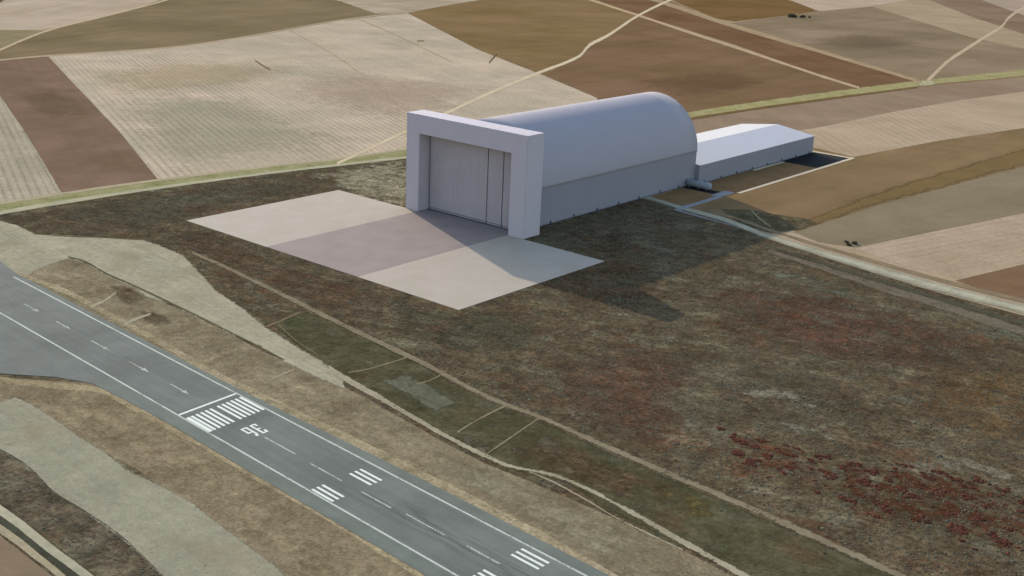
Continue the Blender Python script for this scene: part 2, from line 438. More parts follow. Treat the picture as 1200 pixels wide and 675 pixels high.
GROUND = [  # far field colours are slightly greyed, distance haze put into the colour
    dict(t="poly", name="field", label="large pale stubble field with fine plough lines behind the portal", pts=[[-1159.0,279.7],[-1155.3,526.4],[-1235.8,792.1],[-1396.0,1176.9],[-1469.5,1476.2],[-828.2,1038.3],[-496.5,846.7],[-281.9,722.0],[-8.7,586.1],[80.5,437.9],[-16.9,243.5],[-177.4,177.2],[-214.2,21.4],[-224.6,-51.0],[-235.3,-119.6],[-494.5,-2.5],[-849.0,147.1]], a=[190,175,156], b=[168,159,140], lv=1, soft=3, jag=0, dir=-0.4067, per=15, amp=0.1, patch=170, gr=0.12, rows=9.0, rowamp=0.34),
    dict(t="poly", name="field", label="brown bare strip of field left of the large pale stubble field", pts=[[-1150.3,147.0],[-1169.9,197.0],[-1161.1,276.1],[-849.0,147.1],[-494.5,-2.5],[-238.5,-117.4],[-245.0,-221.3],[-337.3,-182.2],[-560.2,-89.0],[-823.4,16.1]], a=[131,110,96], b=[116,97,80], lv=1, soft=3, jag=0, dir=-0.4067, per=24, amp=0.06, patch=120, gr=0.08),
    dict(t="poly", name="field", label="pale striped field at the far left edge beside the brown strip", pts=[[-1130.6,9.9],[-1141.0,142.3],[-823.4,16.1],[-560.2,-89.0],[-337.3,-182.2],[-245.0,-221.3],[-246.9,-284.8],[-263.8,-391.9]], a=[170,162,144], b=[156,149,132], lv=1, soft=3, jag=0, dir=-0.4067, per=14, amp=0.08, patch=120, gr=0.12, rows=8.0, rowamp=0.32),
    dict(t="poly", name="field", label="olive fallow field along the top of the large pale field", pts=[[-1037.2,19.6],[-1160.2,191.9],[-1160.4,277.3],[-1155.3,526.4],[-1235.8,792.1],[-1396.0,1176.9],[-1469.5,1476.2],[-1559.4,1696.4],[-1928.0,2455.0],[-2642.8,2667.6],[-2792.2,2020.1],[-2124.4,1208.1],[-1942.2,1029.4],[-1699.5,718.0],[-1623.6,618.9],[-1508.0,477.1],[-1250.6,239.1],[-1078.7,38.9]], a=[135,120,96], b=[117,105,81], lv=1, soft=8, jag=0, dir=1.9374, per=70, amp=0.14, patch=300, gr=0.05),
    dict(t="poly", name="field", label="pale field in the top left corner above the farm track", pts=[[-1517.5,179.5],[-1564.1,402.7],[-1527.0,474.6],[-1635.1,636.1],[-1796.7,847.2],[-2148.2,1224.6],[-3316.7,1716.3],[-2748.7,719.3]], a=[185,170,153], b=[173,158,139], lv=1, soft=8, jag=0, dir=2.2502, per=60, amp=0.1, patch=200, gr=0.05),
    dict(t="poly", name="field", label="small olive wedge of field at the left edge under the pale corner field", pts=[[-1488.4,261.8],[-1550.3,395.5],[-1513.3,466.9],[-1358.3,328.7],[-1271.8,250.2],[-1182.2,115.2]], a=[143,131,105], b=[130,123,94], lv=1, soft=4, jag=0, dir=1.9963, per=40, amp=0.08, patch=120, gr=0.05),
    dict(t="poly", name="field", label="dark brown field corner at the extreme top left", pts=[[-2010.9,512.0],[-2105.8,685.4],[-2228.3,772.4],[-2491.3,937.0],[-2545.5,768.0]], a=[103,88,72], b=[96,82,66], lv=2, soft=8, jag=0, patch=200, gr=0.05),
    dict(t="poly", name="field", label="pale strip of stubble at the top edge above the olive field", pts=[[-2181.1,1688.7],[-1878.8,1974.8],[-1772.7,2270.3],[-1573.8,1729.3],[-1468.5,1478.4],[-1488.3,1379.0],[-1794.7,1537.1]], a=[175,162,143], b=[157,145,123], lv=2, soft=18, jag=0, dir=1.7414, per=50, amp=0.1, patch=200, gr=0.05),
    dict(t="poly", name="field", label="olive brown ploughed field left of the winding track", pts=[[-1467.5,1480.6],[-1578.9,1716.9],[-1805.4,2179.1],[-2058.3,2811.3],[-1880.8,2843.5],[-1559.4,2761.2],[-1095.5,2015.8],[-852.6,1543.3],[-703.5,1253.0],[-616.0,1083.8],[-503.2,855.2],[-828.2,1038.3]], a=[134,112,84], b=[119,100,69], lv=1, soft=4, jag=0, dir=1.4698, per=90, amp=0.12, patch=260, gr=0.06),
    dict(t="poly", name="field", label="reddish brown ploughed field behind the barrel vault", pts=[[-1111.1,2038.6],[-84.2,1229.5],[-86.4,1015.0],[-108.3,802.3],[-109.7,700.7],[46.5,395.5],[-98.8,468.5],[-297.9,727.9],[-503.2,855.2],[-712.9,1265.7],[-875.8,1575.9]], a=[127,102,82], b=[113,93,68], lv=1, soft=4, jag=0, dir=1.6641, per=90, amp=0.13, patch=240, gr=0.06),
    dict(t="poly", name="field", label="narrow red brown strip between two converging straight tracks", pts=[[-1621.5,2493.2],[-1523.1,2760.4],[-1235.0,2469.2],[-786.4,2044.9],[-398.9,1716.5],[-51.5,1406.9],[-79.4,1219.0],[-581.0,1651.2],[-1142.8,2085.3]], a=[122,97,76], b=[107,82,59], lv=1, soft=4, jag=0, dir=-0.6799, per=60, amp=0.1, patch=200, gr=0.05),
    dict(t="poly", name="field", label="orange brown triangular field at the top centre right", pts=[[-1338.6,2607.5],[-1557.9,2868.3],[-1330.5,3283.1],[-1084.0,2988.0],[-938.3,2800.8],[-912.5,2592.1],[-884.9,2189.8],[-954.6,2205.3]], a=[122,97,67], b=[108,87,55], lv=1, soft=10, jag=0, dir=1.1666, per=90, amp=0.1, patch=250, gr=0.05),
    dict(t="poly", name="field", label="pale cream field at the top edge beyond the orange brown triangle", pts=[[-1436.1,3434.2],[-934.1,2810.4],[-947.9,3234.8],[-1016.3,3912.4],[-1198.9,4376.4]], a=[181,166,147], b=[169,154,135], lv=1, soft=10, jag=0, dir=1.2022, per=90, amp=0.08, patch=250, gr=0.05),
    dict(t="poly", name="field", label="grey tan field with dark stain right of the converging tracks", pts=[[-859.3,2089.6],[-922.2,2768.0],[-927.3,3202.3],[-549.5,2827.6],[-323.5,2449.9],[-224.0,2356.2],[32.1,2145.8],[82.6,1963.0],[30.4,1785.5],[-27.0,1386.6],[-159.7,1533.9],[-415.1,1749.6],[-811.4,2089.0]], a=[145,128,109], b=[123,110,89], lv=1, soft=5, jag=0, dir=1.554, per=160, amp=0.12, patch=330, gr=0.05),
    dict(t="poly", name="field", label="pale diagonal strip of field in the top right corner", pts=[[-927.3,3202.3],[-1042.4,3952.3],[-563.6,3158.8],[-257.8,2701.6],[-50.7,2445.6],[42.7,2107.4],[-125.7,2281.4],[-323.5,2449.9]], a=[165,150,127], b=[153,138,115], lv=2, soft=8, jag=0, dir=-0.8858, per=60, amp=0.08, patch=250, gr=0.05),
    dict(t="poly", name="field", label="dull brown field at the top right beside the road", pts=[[-1049.2,3934.1],[-902.9,4213.0],[-678.6,3794.6],[-450.4,3402.1],[-239.0,3126.8],[-50.7,2445.6],[-257.8,2701.6],[-563.6,3158.8]], a=[137,118,101], b=[125,106,89], lv=1, soft=8, jag=0, dir=-0.9555, per=90, amp=0.08, patch=250, gr=0.05),
    dict(t="poly", name="field", label="pale corner of field at the extreme top right", pts=[[-962.3,4282.6],[-751.9,4853.8],[-241.9,3229.1],[-492.3,3446.8],[-683.8,3782.2]], a=[169,154,139], b=[157,142,127], lv=2, soft=8, jag=0, patch=250, gr=0.05),
    dict(t="poly", name="field", label="brownish tan field below the boundary road right of the annex", pts=[[-96.4,572.4],[-97.7,681.5],[-91.7,799.4],[-68.2,1040.8],[-15.3,1348.9],[58.6,1695.8],[148.4,2117.7],[234.9,1757.1],[132.8,1459.8],[89.8,1235.1],[66.5,1004.1],[55.6,774.1],[89.0,572.5],[86.4,370.5]], a=[147,130,111], b=[137,118,101], lv=1, soft=4, jag=0, dir=-0.8121, per=30, amp=0.06, patch=180, gr=0.08),
    dict(t="poly", name="field", label="pale ribbed stubble field right of the grey annex", pts=[[86.4,370.5],[29.1,635.3],[55.6,774.1],[66.5,1004.1],[89.8,1235.1],[129.1,1471.7],[227.9,1786.2],[324.0,1386.0],[264.8,1040.3],[218.4,821.8],[185.9,617.9],[187.7,495.0]], a=[173,156,135], b=[161,144,123], lv=1, soft=4, jag=0, dir=-0.8005, per=26, amp=0.06, patch=150, gr=0.08, rows=15.0, rowamp=0.16),
    dict(t="poly", name="field", label="broad brown field right of the white bordered yard", pts=[[148.1,238.9],[213.4,216.9],[251.9,201.1],[316.3,227.5],[311.5,264.7],[319.2,412.0],[331.9,525.2],[360.0,737.7],[403.6,1102.3],[328.9,1421.5],[262.2,1048.3],[215.9,828.4],[185.9,617.9],[117.7,635.9],[73.7,429.4]], a=[136,114,88], b=[122,104,76], lv=1, soft=3, jag=0, dir=1.53, per=80, amp=0.14, patch=150, gr=0.06),
    dict(t="rib", name="field", label="darker olive band along the lower edge of the broad brown field", pts=[[292.6,238.2,301.9,220.3],[292.2,313.8,311.3,274.4],[288.5,460.4,319.4,389.4],[296.6,617.6,334.5,518.6],[315.4,879.3,358.2,743.4],[355.6,1307.5,401.7,1110.4]], a=[122,103,72], b=[114,97,67], lv=2, soft=40, patch=60, gr=0.06),
    dict(t="poly", name="field", label="grey green fallow strip between brown field and pale field", pts=[[307.8,217.7],[311.1,269.2],[319.2,412.0],[358.2,743.4],[403.6,1102.3],[485.9,750.7],[439.4,485.2],[404.0,336.9],[373.1,212.2],[341.9,202.6]], a=[138,127,106], b=[125,115,94], lv=1, soft=3, jag=0, dir=1.4196, per=60, amp=0.1, patch=120, gr=0.06),
    dict(t="poly", name="field", label="pale ribbed field wedge beside the gravel perimeter road", pts=[[373.3,208.2],[404.0,336.9],[440.7,481.2],[487.2,745.3],[557.3,445.8],[504.6,277.9],[481.3,189.4],[430.4,188.2]], a=[171,154,135], b=[159,144,123], lv=1, soft=3, jag=0, dir=1.2768, per=16, amp=0.06, patch=100, gr=0.12, rows=11.0, rowamp=0.13),
    dict(t="poly", name="field", label="red brown field corner at the right edge below the pale wedge", pts=[[478.9,179.8],[504.6,277.9],[555.6,453.0],[631.2,130.1],[541.2,161.7]], a=[126,102,82], b=[114,92,70], lv=1, soft=3, jag=0, dir=1.3364, per=30, amp=0.08, patch=100, gr=0.07),
    dict(t="poly", name="scrubland", label="dark mottled scrubland surrounding the hangar and apron", pts=[[-248.5,-432.6],[-226.9,-295.2],[-223.4,-211.6],[-218.6,-128.9],[-211.8,-60.6],[-201.0,10.5],[-170.5,170.3],[10.4,209.1],[139.1,216.8],[188.3,208.7],[241.1,203.3],[299.8,181.5],[362.9,159.7],[425.2,145.7],[481.3,135.2],[551.8,128.0],[683.2,123.1],[797.0,-388.0],[701.1,-476.1],[548.9,-616.0],[392.6,-708.5],[104.2,-613.1]], a=[96,87,69], b=[84,75,58], lv=1, soft=2, jag=0, mat="scrub"),
    dict(t="blob", name="scrub", label="dark olive scrub along the boundary track in the upper left", pts=[[-219.0,-295.3],[-206.1,-222.0],[-199.9,-58.6],[-159.8,47.8],[-109.1,14.5],[-111.1,-135.8],[-93.4,-196.0],[-84.3,-246.0],[-145.6,-299.1]], a=[94,91,76], b=[82,80,66], lv=2, amp2=0.8, mat="scrub"),
    dict(t="blob", name="scrub", label="brown heather patch at the left corner of the apron", pts=[[-113.0,-218.5],[-64.4,-189.3],[65.3,-208.3],[148.6,-200.5],[222.8,-200.8],[239.7,-244.3],[193.8,-259.2],[124.7,-257.1],[47.2,-245.8],[-45.2,-238.2]], a=[104,84,66], b=[88,70,54], lv=2, amp2=0.9, mat="scrub"),
    dict(t="blob", name="scrub", label="blackish green scrub below the near corner of the apron", pts=[[180.0,-212.2],[239.3,-199.8],[263.9,-151.1],[324.9,-166.9],[347.3,-214.6],[307.6,-256.0],[257.7,-262.2]], a=[86,86,68], b=[74,74,58], lv=2, amp2=0.9, mat="scrub"),
    dict(t="blob", name="scrub", label="rust brown scrub right of the apron by the hangar wall", pts=[[180.3,-4.5],[173.0,110.4],[268.1,54.0],[342.8,-36.7],[348.6,-115.8],[293.7,-147.2],[244.3,-127.7]], a=[102,83,63], b=[90,72,53], lv=2, amp2=0.9, mat="scrub"),
    dict(t="blob", name="scrub", label="wide grey green scrub in the middle of the heath", pts=[[325.5,-259.1],[362.0,-176.5],[420.1,-91.6],[509.7,-90.0],[570.3,-125.2],[543.3,-186.8],[479.2,-234.6],[449.7,-296.8],[385.2,-295.2]], a=[112,106,88], b=[94,87,70], lv=2, amp2=1.0, mat="scrub"),
    dict(t="blob", name="scrub", label="reddish heather near the gravel perimeter road", pts=[[328.5,12.1],[382.9,71.5],[476.3,76.8],[576.9,48.2],[607.8,-50.1],[534.4,-64.4],[453.7,-103.9],[383.9,-78.5]], a=[104,78,64], b=[90,68,56], lv=2, amp2=1.0, mat="scrub"),
    dict(t="blob", name="scrub", label="ochre scrub at the right edge", pts=[[540.5,-79.1],[551.9,-1.7],[601.0,26.4],[647.5,-98.5],[618.1,-143.8],[575.3,-137.7]], a=[114,96,68], b=[100,80,56], lv=2, amp2=1.0, mat="scrub"),
    dict(t="blob", name="scrub", label="mauve red heather below the middle of the heath", pts=[[339.3,-223.0],[377.4,-136.5],[428.8,-129.9],[451.5,-209.4],[485.5,-244.9],[476.0,-300.8],[407.0,-273.1]], a=[102,80,65], b=[92,71,58], lv=2, amp2=1.0, mat="scrub"),
    dict(t="blob", name="scrub", label="dark rust red bushes scattered at the lower right", pts=[[535.9,-226.0],[566.5,-203.0],[601.2,-190.8],[629.5,-177.2],[663.3,-184.5],[679.6,-240.0],[655.0,-263.8],[627.1,-257.0],[599.5,-266.0],[572.0,-267.8]], a=[92,60,44], b=[80,50,37], lv=3, amp2=2.0, mat="clump"),
    dict(t="blob", name="scrub", label="small rust red bushes left of the larger red group", pts=[[486.5,-227.3],[513.5,-224.9],[546.4,-215.5],[555.2,-243.7],[540.7,-265.1],[515.1,-261.8]], a=[100,70,51], b=[88,60,44], lv=3, amp2=2.0, mat="clump"),
    dict(t="blob", name="bare_earth", label="pale grey streak across the middle of the heath", pts=[[448.4,-173.7],[477.5,-147.9],[519.4,-136.4],[531.6,-150.1],[499.9,-178.6],[465.9,-187.3]], a=[138,134,118], b=[120,116,100], lv=3, amp2=1.3, mat="clump"),
    dict(t="blob", name="bare_earth", label="second pale streak lower on the heath", pts=[[486.2,-206.9],[516.5,-188.4],[551.6,-181.7],[556.7,-192.7],[526.2,-207.2],[497.4,-216.3]], a=[132,130,112], b=[116,114,98], lv=3, amp2=1.5, mat="clump"),
    dict(t="blob", name="bare_earth", label="pale grey streak at the lower right edge", pts=[[586.5,-172.3],[608.9,-159.3],[646.9,-159.9],[656.8,-177.7],[626.7,-182.7],[599.2,-185.5]], a=[140,134,118], b=[122,116,100], lv=3, amp2=1.4, mat="clump"),
    dict(t="blob", name="bare_earth", label="blue green pale patch near the road at the right", pts=[[345.0,82.7],[392.5,99.2],[440.3,94.0],[444.9,67.4],[409.9,48.3],[368.0,55.1]], a=[118,122,106], b=[104,108,92], lv=3, amp2=1.4, mat="clump"),
    dict(t="blob", name="bare_earth", label="blue green pale patch at the right edge of the heath", pts=[[524.3,92.9],[556.3,93.5],[579.0,80.4],[577.9,64.1],[551.5,51.5],[534.3,64.8]], a=[116,122,106], b=[104,110,94], lv=3, amp2=1.4, mat="clump"),
    dict(t="blob", name="bare_earth", label="pale disturbed earth between the apron and the boundary track", pts=[[-170.6,28.0],[-170.5,170.3],[-60.0,92.0],[13.2,4.2],[-28.4,-13.4],[-100.6,0.9]], a=[158,154,132], b=[142,138,116], lv=3, thr=0.1, top=0.85, amp2=0.8, mat="clump"),
    dict(t="poly", name="meadow", label="dark green rough meadow between the two dirt tracks", pts=[[171.0,-304.3],[168.8,-269.7],[207.1,-271.2],[259.0,-279.6],[304.4,-285.2],[358.9,-296.5],[386.8,-297.1],[412.6,-296.8],[465.5,-302.3],[511.6,-304.8],[563.4,-307.3],[628.4,-312.6],[692.5,-319.2],[677.4,-377.2],[587.2,-363.3],[546.1,-359.6],[502.6,-354.7],[463.2,-345.9],[446.0,-353.4],[417.8,-355.8],[383.0,-352.7],[332.4,-343.5],[274.8,-332.3],[228.4,-320.7]], a=[84,82,62], b=[72,72,54], lv=2, soft=5, jag=0, mat="scrub2"),
    dict(t="blob", name="meadow", label="brown patch of meadow in the middle of the green band", pts=[[400.8,-313.8],[422.0,-300.6],[469.2,-307.5],[509.4,-309.7],[518.2,-339.4],[485.8,-346.2],[442.2,-348.8],[415.6,-346.2]], a=[96,84,64], b=[84,72,54], lv=3, amp2=0.8, mat="scrub"),
    dict(t="blob", name="meadow", label="olive bare spot near the lower end of the green band", pts=[[502.3,-323.4],[513.7,-308.1],[535.5,-310.0],[548.7,-324.1],[536.3,-336.2],[517.2,-338.0]], a=[100,92,60], b=[92,84,54], lv=3, amp2=0.9, mat="clump"),
    dict(t="blob", name="bare_earth", label="grey stony spot at the corner of two dirt paths", pts=[[387.3,-346.8],[393.0,-337.9],[414.3,-344.5],[415.1,-355.6]], a=[112,108,92], b=[104,100,84], lv=3, amp2=0.6, mat="clump"),
    dict(t="poly", name="gravel_area", label="pale grey gravel clearing between scrub and runway", pts=[[-297.8,-377.6],[-202.4,-308.0],[-179.8,-304.1],[-145.3,-307.1],[-121.9,-288.7],[-91.5,-266.5],[-70.5,-250.8],[-44.3,-249.0],[-6.7,-252.4],[35.7,-268.6],[83.1,-287.2],[131.7,-298.4],[174.0,-311.3],[219.7,-320.7],[279.0,-336.1],[292.6,-345.5],[262.5,-345.0],[232.1,-343.2],[164.2,-336.5],[112.5,-332.6],[37.4,-327.6],[1.0,-326.6],[-42.2,-320.4],[-61.4,-324.1],[-56.8,-340.1],[-49.2,-358.8],[-38.5,-373.1],[-41.4,-392.0],[-103.0,-459.3]], a=[168,163,143], b=[154,151,132], lv=3, soft=5, jag=3.5, dir=-0.14, per=9, amp=0.1, patch=60, gr=0.12),
    dict(t="poly", name="verge", label="brown grass strip between gravel clearing and runway", pts=[[-48.6,-374.5],[-51.2,-357.7],[-57.7,-341.1],[-63.5,-322.9],[-42.2,-320.4],[-0.9,-325.4],[35.7,-326.5],[111.0,-331.5],[162.8,-335.5],[230.9,-342.3],[287.1,-343.4],[338.6,-349.6],[386.8,-356.8],[421.9,-360.4],[450.9,-359.4],[484.9,-359.7],[527.0,-360.3],[562.7,-363.7],[597.2,-369.9],[626.9,-424.9],[552.8,-412.5],[503.8,-405.0],[438.5,-399.1],[371.4,-394.8],[297.6,-392.8],[212.4,-390.6],[93.0,-382.0],[7.5,-378.1]], a=[138,129,108], b=[119,110,90], lv=2, soft=2.5, jag=2, dir=-0.0685, per=14, amp=0.13, patch=45, gr=0.16, mat="grass"),
    dict(t="blob", name="verge", label="pale dry grass in the lower half of the runway verge", pts=[[371.0,-367.9],[415.9,-360.7],[463.9,-361.3],[529.3,-363.8],[566.6,-370.2],[550.6,-395.6],[514.8,-399.6],[453.8,-390.3],[403.2,-387.5]], a=[152,146,124], b=[138,131,109], lv=3, amp2=0.7, mat="grass"),
    dict(t="blob", name="verge", label="dark weedy patch on the upper runway verge", pts=[[9.1,-336.8],[36.1,-326.0],[70.8,-335.8],[77.2,-351.4],[62.5,-356.0]], a=[104,90,72], b=[96,84,66], lv=3, amp2=1.0, mat="scrub"),
    dict(t="blob", name="verge", label="second dark weedy patch on the upper runway verge", pts=[[80.3,-353.4],[97.2,-343.5],[125.6,-352.4],[126.3,-366.7],[103.9,-365.4]], a=[102,92,74], b=[96,84,66], lv=3, amp2=1.0, mat="scrub"),
    dict(t="rib", name="verge", label="sandy dry edge along the upper side of the runway", pts=[[-55.6,-370.8,-45.7,-376.1],[2.9,-365.1,17.2,-373.4],[74.5,-370.4,87.0,-378.2],[144.3,-375.5,156.3,-383.7],[200.7,-382.1,212.4,-390.6],[289.1,-385.8,300.4,-395.2],[364.6,-388.2,373.7,-396.9],[431.4,-391.4,439.4,-400.1],[497.0,-396.3,503.8,-405.0],[556.4,-404.4,561.7,-412.3]], a=[164,154,128], b=[146,136,112], lv=3, soft=0.8, mat="grass", noisy=1),
    dict(t="poly", name="verge", label="tan grass verge below the runway", pts=[[64.6,-529.5],[131.4,-482.2],[159.8,-464.6],[182.6,-445.0],[202.8,-445.0],[259.5,-448.2],[339.5,-450.8],[455.7,-458.9],[543.7,-472.8],[493.4,-520.5],[420.6,-505.1],[371.2,-499.8],[321.0,-497.1],[242.8,-495.1],[185.4,-491.3],[169.7,-493.3],[170.8,-502.7],[128.3,-556.2]], a=[140,128,106], b=[120,110,89], lv=2, soft=2, jag=2, dir=-0.0418, per=10, amp=0.12, patch=40, gr=0.16, mat="grass"),
    dict(t="rib", name="verge", label="sandy dry edge along the lower side of the runway", pts=[[104.7,-501.0,113.7,-505.3],[132.7,-482.9,142.6,-488.0],[161.0,-465.3,170.5,-470.7],[186.2,-449.0,195.3,-454.6],[208.3,-448.5,217.0,-454.0],[261.9,-449.8,270.4,-455.7],[297.1,-450.5,304.8,-456.2],[342.6,-453.2,350.2,-459.1],[402.1,-455.7,408.3,-461.2],[457.1,-460.2,462.8,-465.9],[507.7,-463.9,512.8,-469.7]], a=[164,152,124], b=[146,134,108], lv=3, soft=0.8, mat="grass", noisy=1),
    dict(t="poly", name="gravel_area", label="pale grey gravel strip at the lower left", pts=[[128.3,-556.2],[168.5,-501.6],[167.4,-492.1],[183.2,-490.1],[240.9,-494.0],[319.5,-496.0],[369.9,-498.8],[419.5,-504.2],[492.5,-519.8],[457.9,-552.7],[385.8,-542.7],[348.5,-537.5],[318.1,-536.7],[289.6,-536.9],[262.7,-532.5],[246.0,-531.3],[226.8,-532.0],[116.4,-551.2]], a=[156,154,136], b=[144,142,125], lv=3, soft=3, jag=1.2, dir=-0.0808, per=12, amp=0.05, patch=40, gr=0.09),
    dict(t="poly", name="scrubland", label="dark brown scrub strip at the lower left corner", pts=[[104.1,-546.0],[224.9,-531.0],[245.1,-530.8],[261.8,-532.0],[288.8,-536.5],[317.4,-536.3],[347.9,-537.0],[385.2,-542.3],[457.9,-552.7],[438.3,-571.3],[372.2,-563.5],[280.9,-560.2],[128.3,-556.2]], a=[100,93,78], b=[86,80,66], lv=2, soft=1.5, jag=0, mat="scrub"),
    dict(t="poly", name="field", label="brown field corner at the bottom left", pts=[[192.6,-583.1],[309.7,-575.3],[359.4,-576.7],[439.1,-579.7],[361.0,-653.7]], a=[137,122,103], b=[127,112,93], lv=3, soft=0.6, jag=0, patch=60, gr=0.05),
    dict(t="rib", name="track", label="cream gravel track in the bottom left corner", pts=[[169.2,-559.9,189.8,-569.0],[281.7,-560.6,292.6,-566.3],[332.5,-562.7,342.0,-568.0],[365.9,-563.8,374.4,-568.9],[433.4,-567.9,440.2,-572.6]], a=[176,172,150], b=[160,158,138], lv=3, soft=0.5),
    dict(t="rib", name="ditch", label="dark drainage ditch beside the cream track", pts=[[188.3,-568.3,199.2,-573.1],[292.2,-566.1,299.1,-569.7],[326.0,-567.4,332.2,-570.8],[362.9,-568.6,369.0,-572.2],[429.5,-573.3,434.3,-576.5]], a=[82,84,72], b=[66,68,58], lv=4, soft=0.5),
    dict(t="rib", name="track", label="second cream track between ditch and brown field", pts=[[196.7,-572.0,208.3,-577.1],[299.8,-570.1,307.9,-574.3],[332.2,-570.8,339.6,-574.9],[357.7,-572.1,364.5,-576.1],[424.3,-577.8,429.7,-581.3]], a=[170,160,136], b=[152,144,122], lv=4, soft=0.6),
    dict(t="poly", name="yard", label="brown bare yard between the annex and the white path", pts=[[136.1,224.6],[133.9,300.4],[131.8,390.7],[136.1,606.1],[189.9,606.5],[186.8,296.4],[192.4,257.0],[202.0,219.3],[176.6,211.0]], a=[142,114,84], b=[130,104,76], lv=2, soft=1, jag=0, patch=30, gr=0.08),
    dict(t="blob", name="scrub", label="speckled dark weeds beside the gravel perimeter road", pts=[[205.1,244.3],[227.3,264.9],[299.2,280.4],[316.5,265.6],[313.5,224.2],[299.7,190.2],[267.5,190.3]], a=[98,94,74], b=[88,84,66], lv=2, amp2=0.5, lin=1, mat="scrub"),
    dict(t="rib", name="grass_strip", label="green grass verge of the boundary road left of the hangar", pts=[[-259.6,-393.6,-225.1,-408.1],[-257.1,-279.4,-231.2,-293.0],[-253.6,-193.4,-229.3,-208.0],[-245.4,-110.7,-223.3,-125.7],[-236.1,-42.4,-213.3,-59.4],[-226.1,31.1,-202.7,11.9],[-213.5,108.8,-186.2,84.1],[-204.4,211.5,-172.5,179.4]], a=[156,153,118], b=[132,134,92], lv=2, soft=3, noisy=1),
    dict(t="rib", name="track", label="pale boundary track along the green verge left of the hangar", pts=[[-230.3,-405.9,-212.4,-413.4],[-235.4,-290.8,-221.4,-298.1],[-232.3,-206.2,-220.5,-213.3],[-225.6,-124.1,-214.8,-131.5],[-216.5,-57.0,-207.0,-64.1],[-206.0,14.6,-196.2,6.5],[-191.2,88.6,-181.2,79.6],[-172.5,179.4,-162.3,169.2]], a=[178,174,150], b=[164,162,138], lv=3, soft=1),
    dict(t="rib", name="track", label="thin pale line along the far side of the green verge", pts=[[-267.9,-390.1,-259.6,-393.6],[-264.5,-275.6,-255.6,-280.2],[-261.4,-188.7,-252.1,-194.4],[-252.7,-105.7,-244.6,-111.2],[-241.9,-38.0,-233.6,-44.2],[-229.8,34.2,-222.3,28.0],[-213.8,109.1,-206.2,102.2],[-206.6,213.8,-198.6,205.7]], a=[176,166,140], b=[164,154,130], lv=3, soft=1),
    dict(t="rib", name="grass_strip", label="green grass verge of the boundary road right of the hangar", pts=[[-141.9,662.9,-105.9,608.3],[-134.5,740.6,-101.7,687.9],[-127.6,835.3,-93.9,777.5],[-117.6,955.5,-82.8,891.0],[-99.8,1105.3,-63.9,1031.9],[-80.0,1271.2,-43.0,1187.6],[-55.7,1429.8,-22.6,1347.1],[-38.4,1537.0,-4.9,1448.0],[18.0,1824.7,56.3,1703.0],[110.7,2274.7,148.4,2117.7]], a=[162,156,118], b=[146,142,98], lv=3, soft=4, noisy=1),
    dict(t="rib", name="ditch", label="dark brown ditch under the green verge right of the hangar", pts=[[-111.8,639.5,-96.3,615.6],[-98.0,784.5,-85.8,763.7],[-87.0,898.8,-74.5,875.6],[-68.2,1040.8,-55.4,1014.4],[-46.4,1195.1,-35.3,1170.1],[-22.6,1347.1,-13.6,1324.6]], a=[118,98,68], b=[106,90,60], lv=4, soft=4),
    dict(t="rib", name="track", label="pale winding farm track climbing behind the portal", pts=[[-199.3,89.4,-185.9,77.4],[-247.0,195.0,-231.9,180.6],[-291.8,293.3,-275.0,276.4],[-366.8,463.3,-347.0,441.9],[-418.3,577.4,-396.3,552.6],[-489.8,745.0,-467.0,717.9],[-565.8,933.9,-539.5,900.9],[-613.7,1058.7,-585.1,1021.4],[-667.9,1175.4,-633.3,1129.3],[-739.9,1292.8,-692.6,1229.2],[-790.8,1383.9,-745.1,1321.8],[-887.5,1588.8,-843.4,1526.9],[-1124.0,2044.8,-1074.7,1972.6],[-1318.3,2449.4,-1265.1,2368.5],[-1519.2,2892.2,-1463.3,2804.2]], a=[206,192,166], b=[192,178,152], lv=4, soft=3),
    dict(t="rib", name="track", label="straight pale track beside the narrow red brown strip", pts=[[-1582.2,2440.1,-1524.5,2362.1],[-1340.7,2246.1,-1288.8,2172.8],[-1149.3,2094.9,-1104.8,2029.5],[-842.4,1845.6,-806.3,1788.4],[-567.1,1627.0,-540.0,1579.9],[-342.0,1444.3,-321.5,1405.0],[-200.7,1329.7,-183.8,1294.9],[-90.4,1246.9,-76.1,1215.3]], a=[184,164,136], b=[170,150,122], lv=3, soft=3),
    dict(t="rib", name="track", label="wide pale double track along the grey tan field", pts=[[-1716.8,2912.3,-1590.2,2727.0],[-1388.7,2607.6,-1288.5,2453.1],[-1235.0,2469.2,-1146.1,2328.0],[-1019.5,2266.3,-945.4,2143.2],[-805.1,2077.9,-744.4,1970.9],[-569.7,1880.2,-522.1,1789.1],[-417.5,1754.7,-380.7,1679.5],[-249.5,1611.6,-221.2,1548.6],[-131.8,1510.5,-110.1,1458.5],[-46.0,1434.7,-27.0,1386.6]], a=[168,150,122], b=[150,130,104], lv=3, soft=6),
    dict(t="rib", name="track", label="light country track running up to the top right corner", pts=[[-43.9,1437.8,-15.7,1366.4],[-75.7,1553.9,-45.3,1475.5],[-109.2,1677.5,-78.9,1598.3],[-160.3,1871.7,-129.2,1788.6],[-219.1,2129.6,-186.3,2038.8],[-314.5,2555.6,-277.6,2448.7],[-405.3,2961.2,-361.4,2829.0],[-520.5,3385.3,-470.2,3230.8],[-642.6,3924.5,-596.3,3777.5],[-828.7,4807.8,-776.0,4631.1]], a=[190,172,148], b=[176,158,136], lv=4, soft=3),
    dict(t="blob", name="bare_earth", label="pale crossing where the country track meets the green verge", pts=[[-39.9,1386.2],[-48.8,1450.2],[-31.3,1456.8],[-10.5,1411.2],[-13.7,1369.4],[-23.9,1354.3]], a=[186,180,150], b=[174,168,140], lv=5, amp2=0.3, lin=1, mat="clump"),
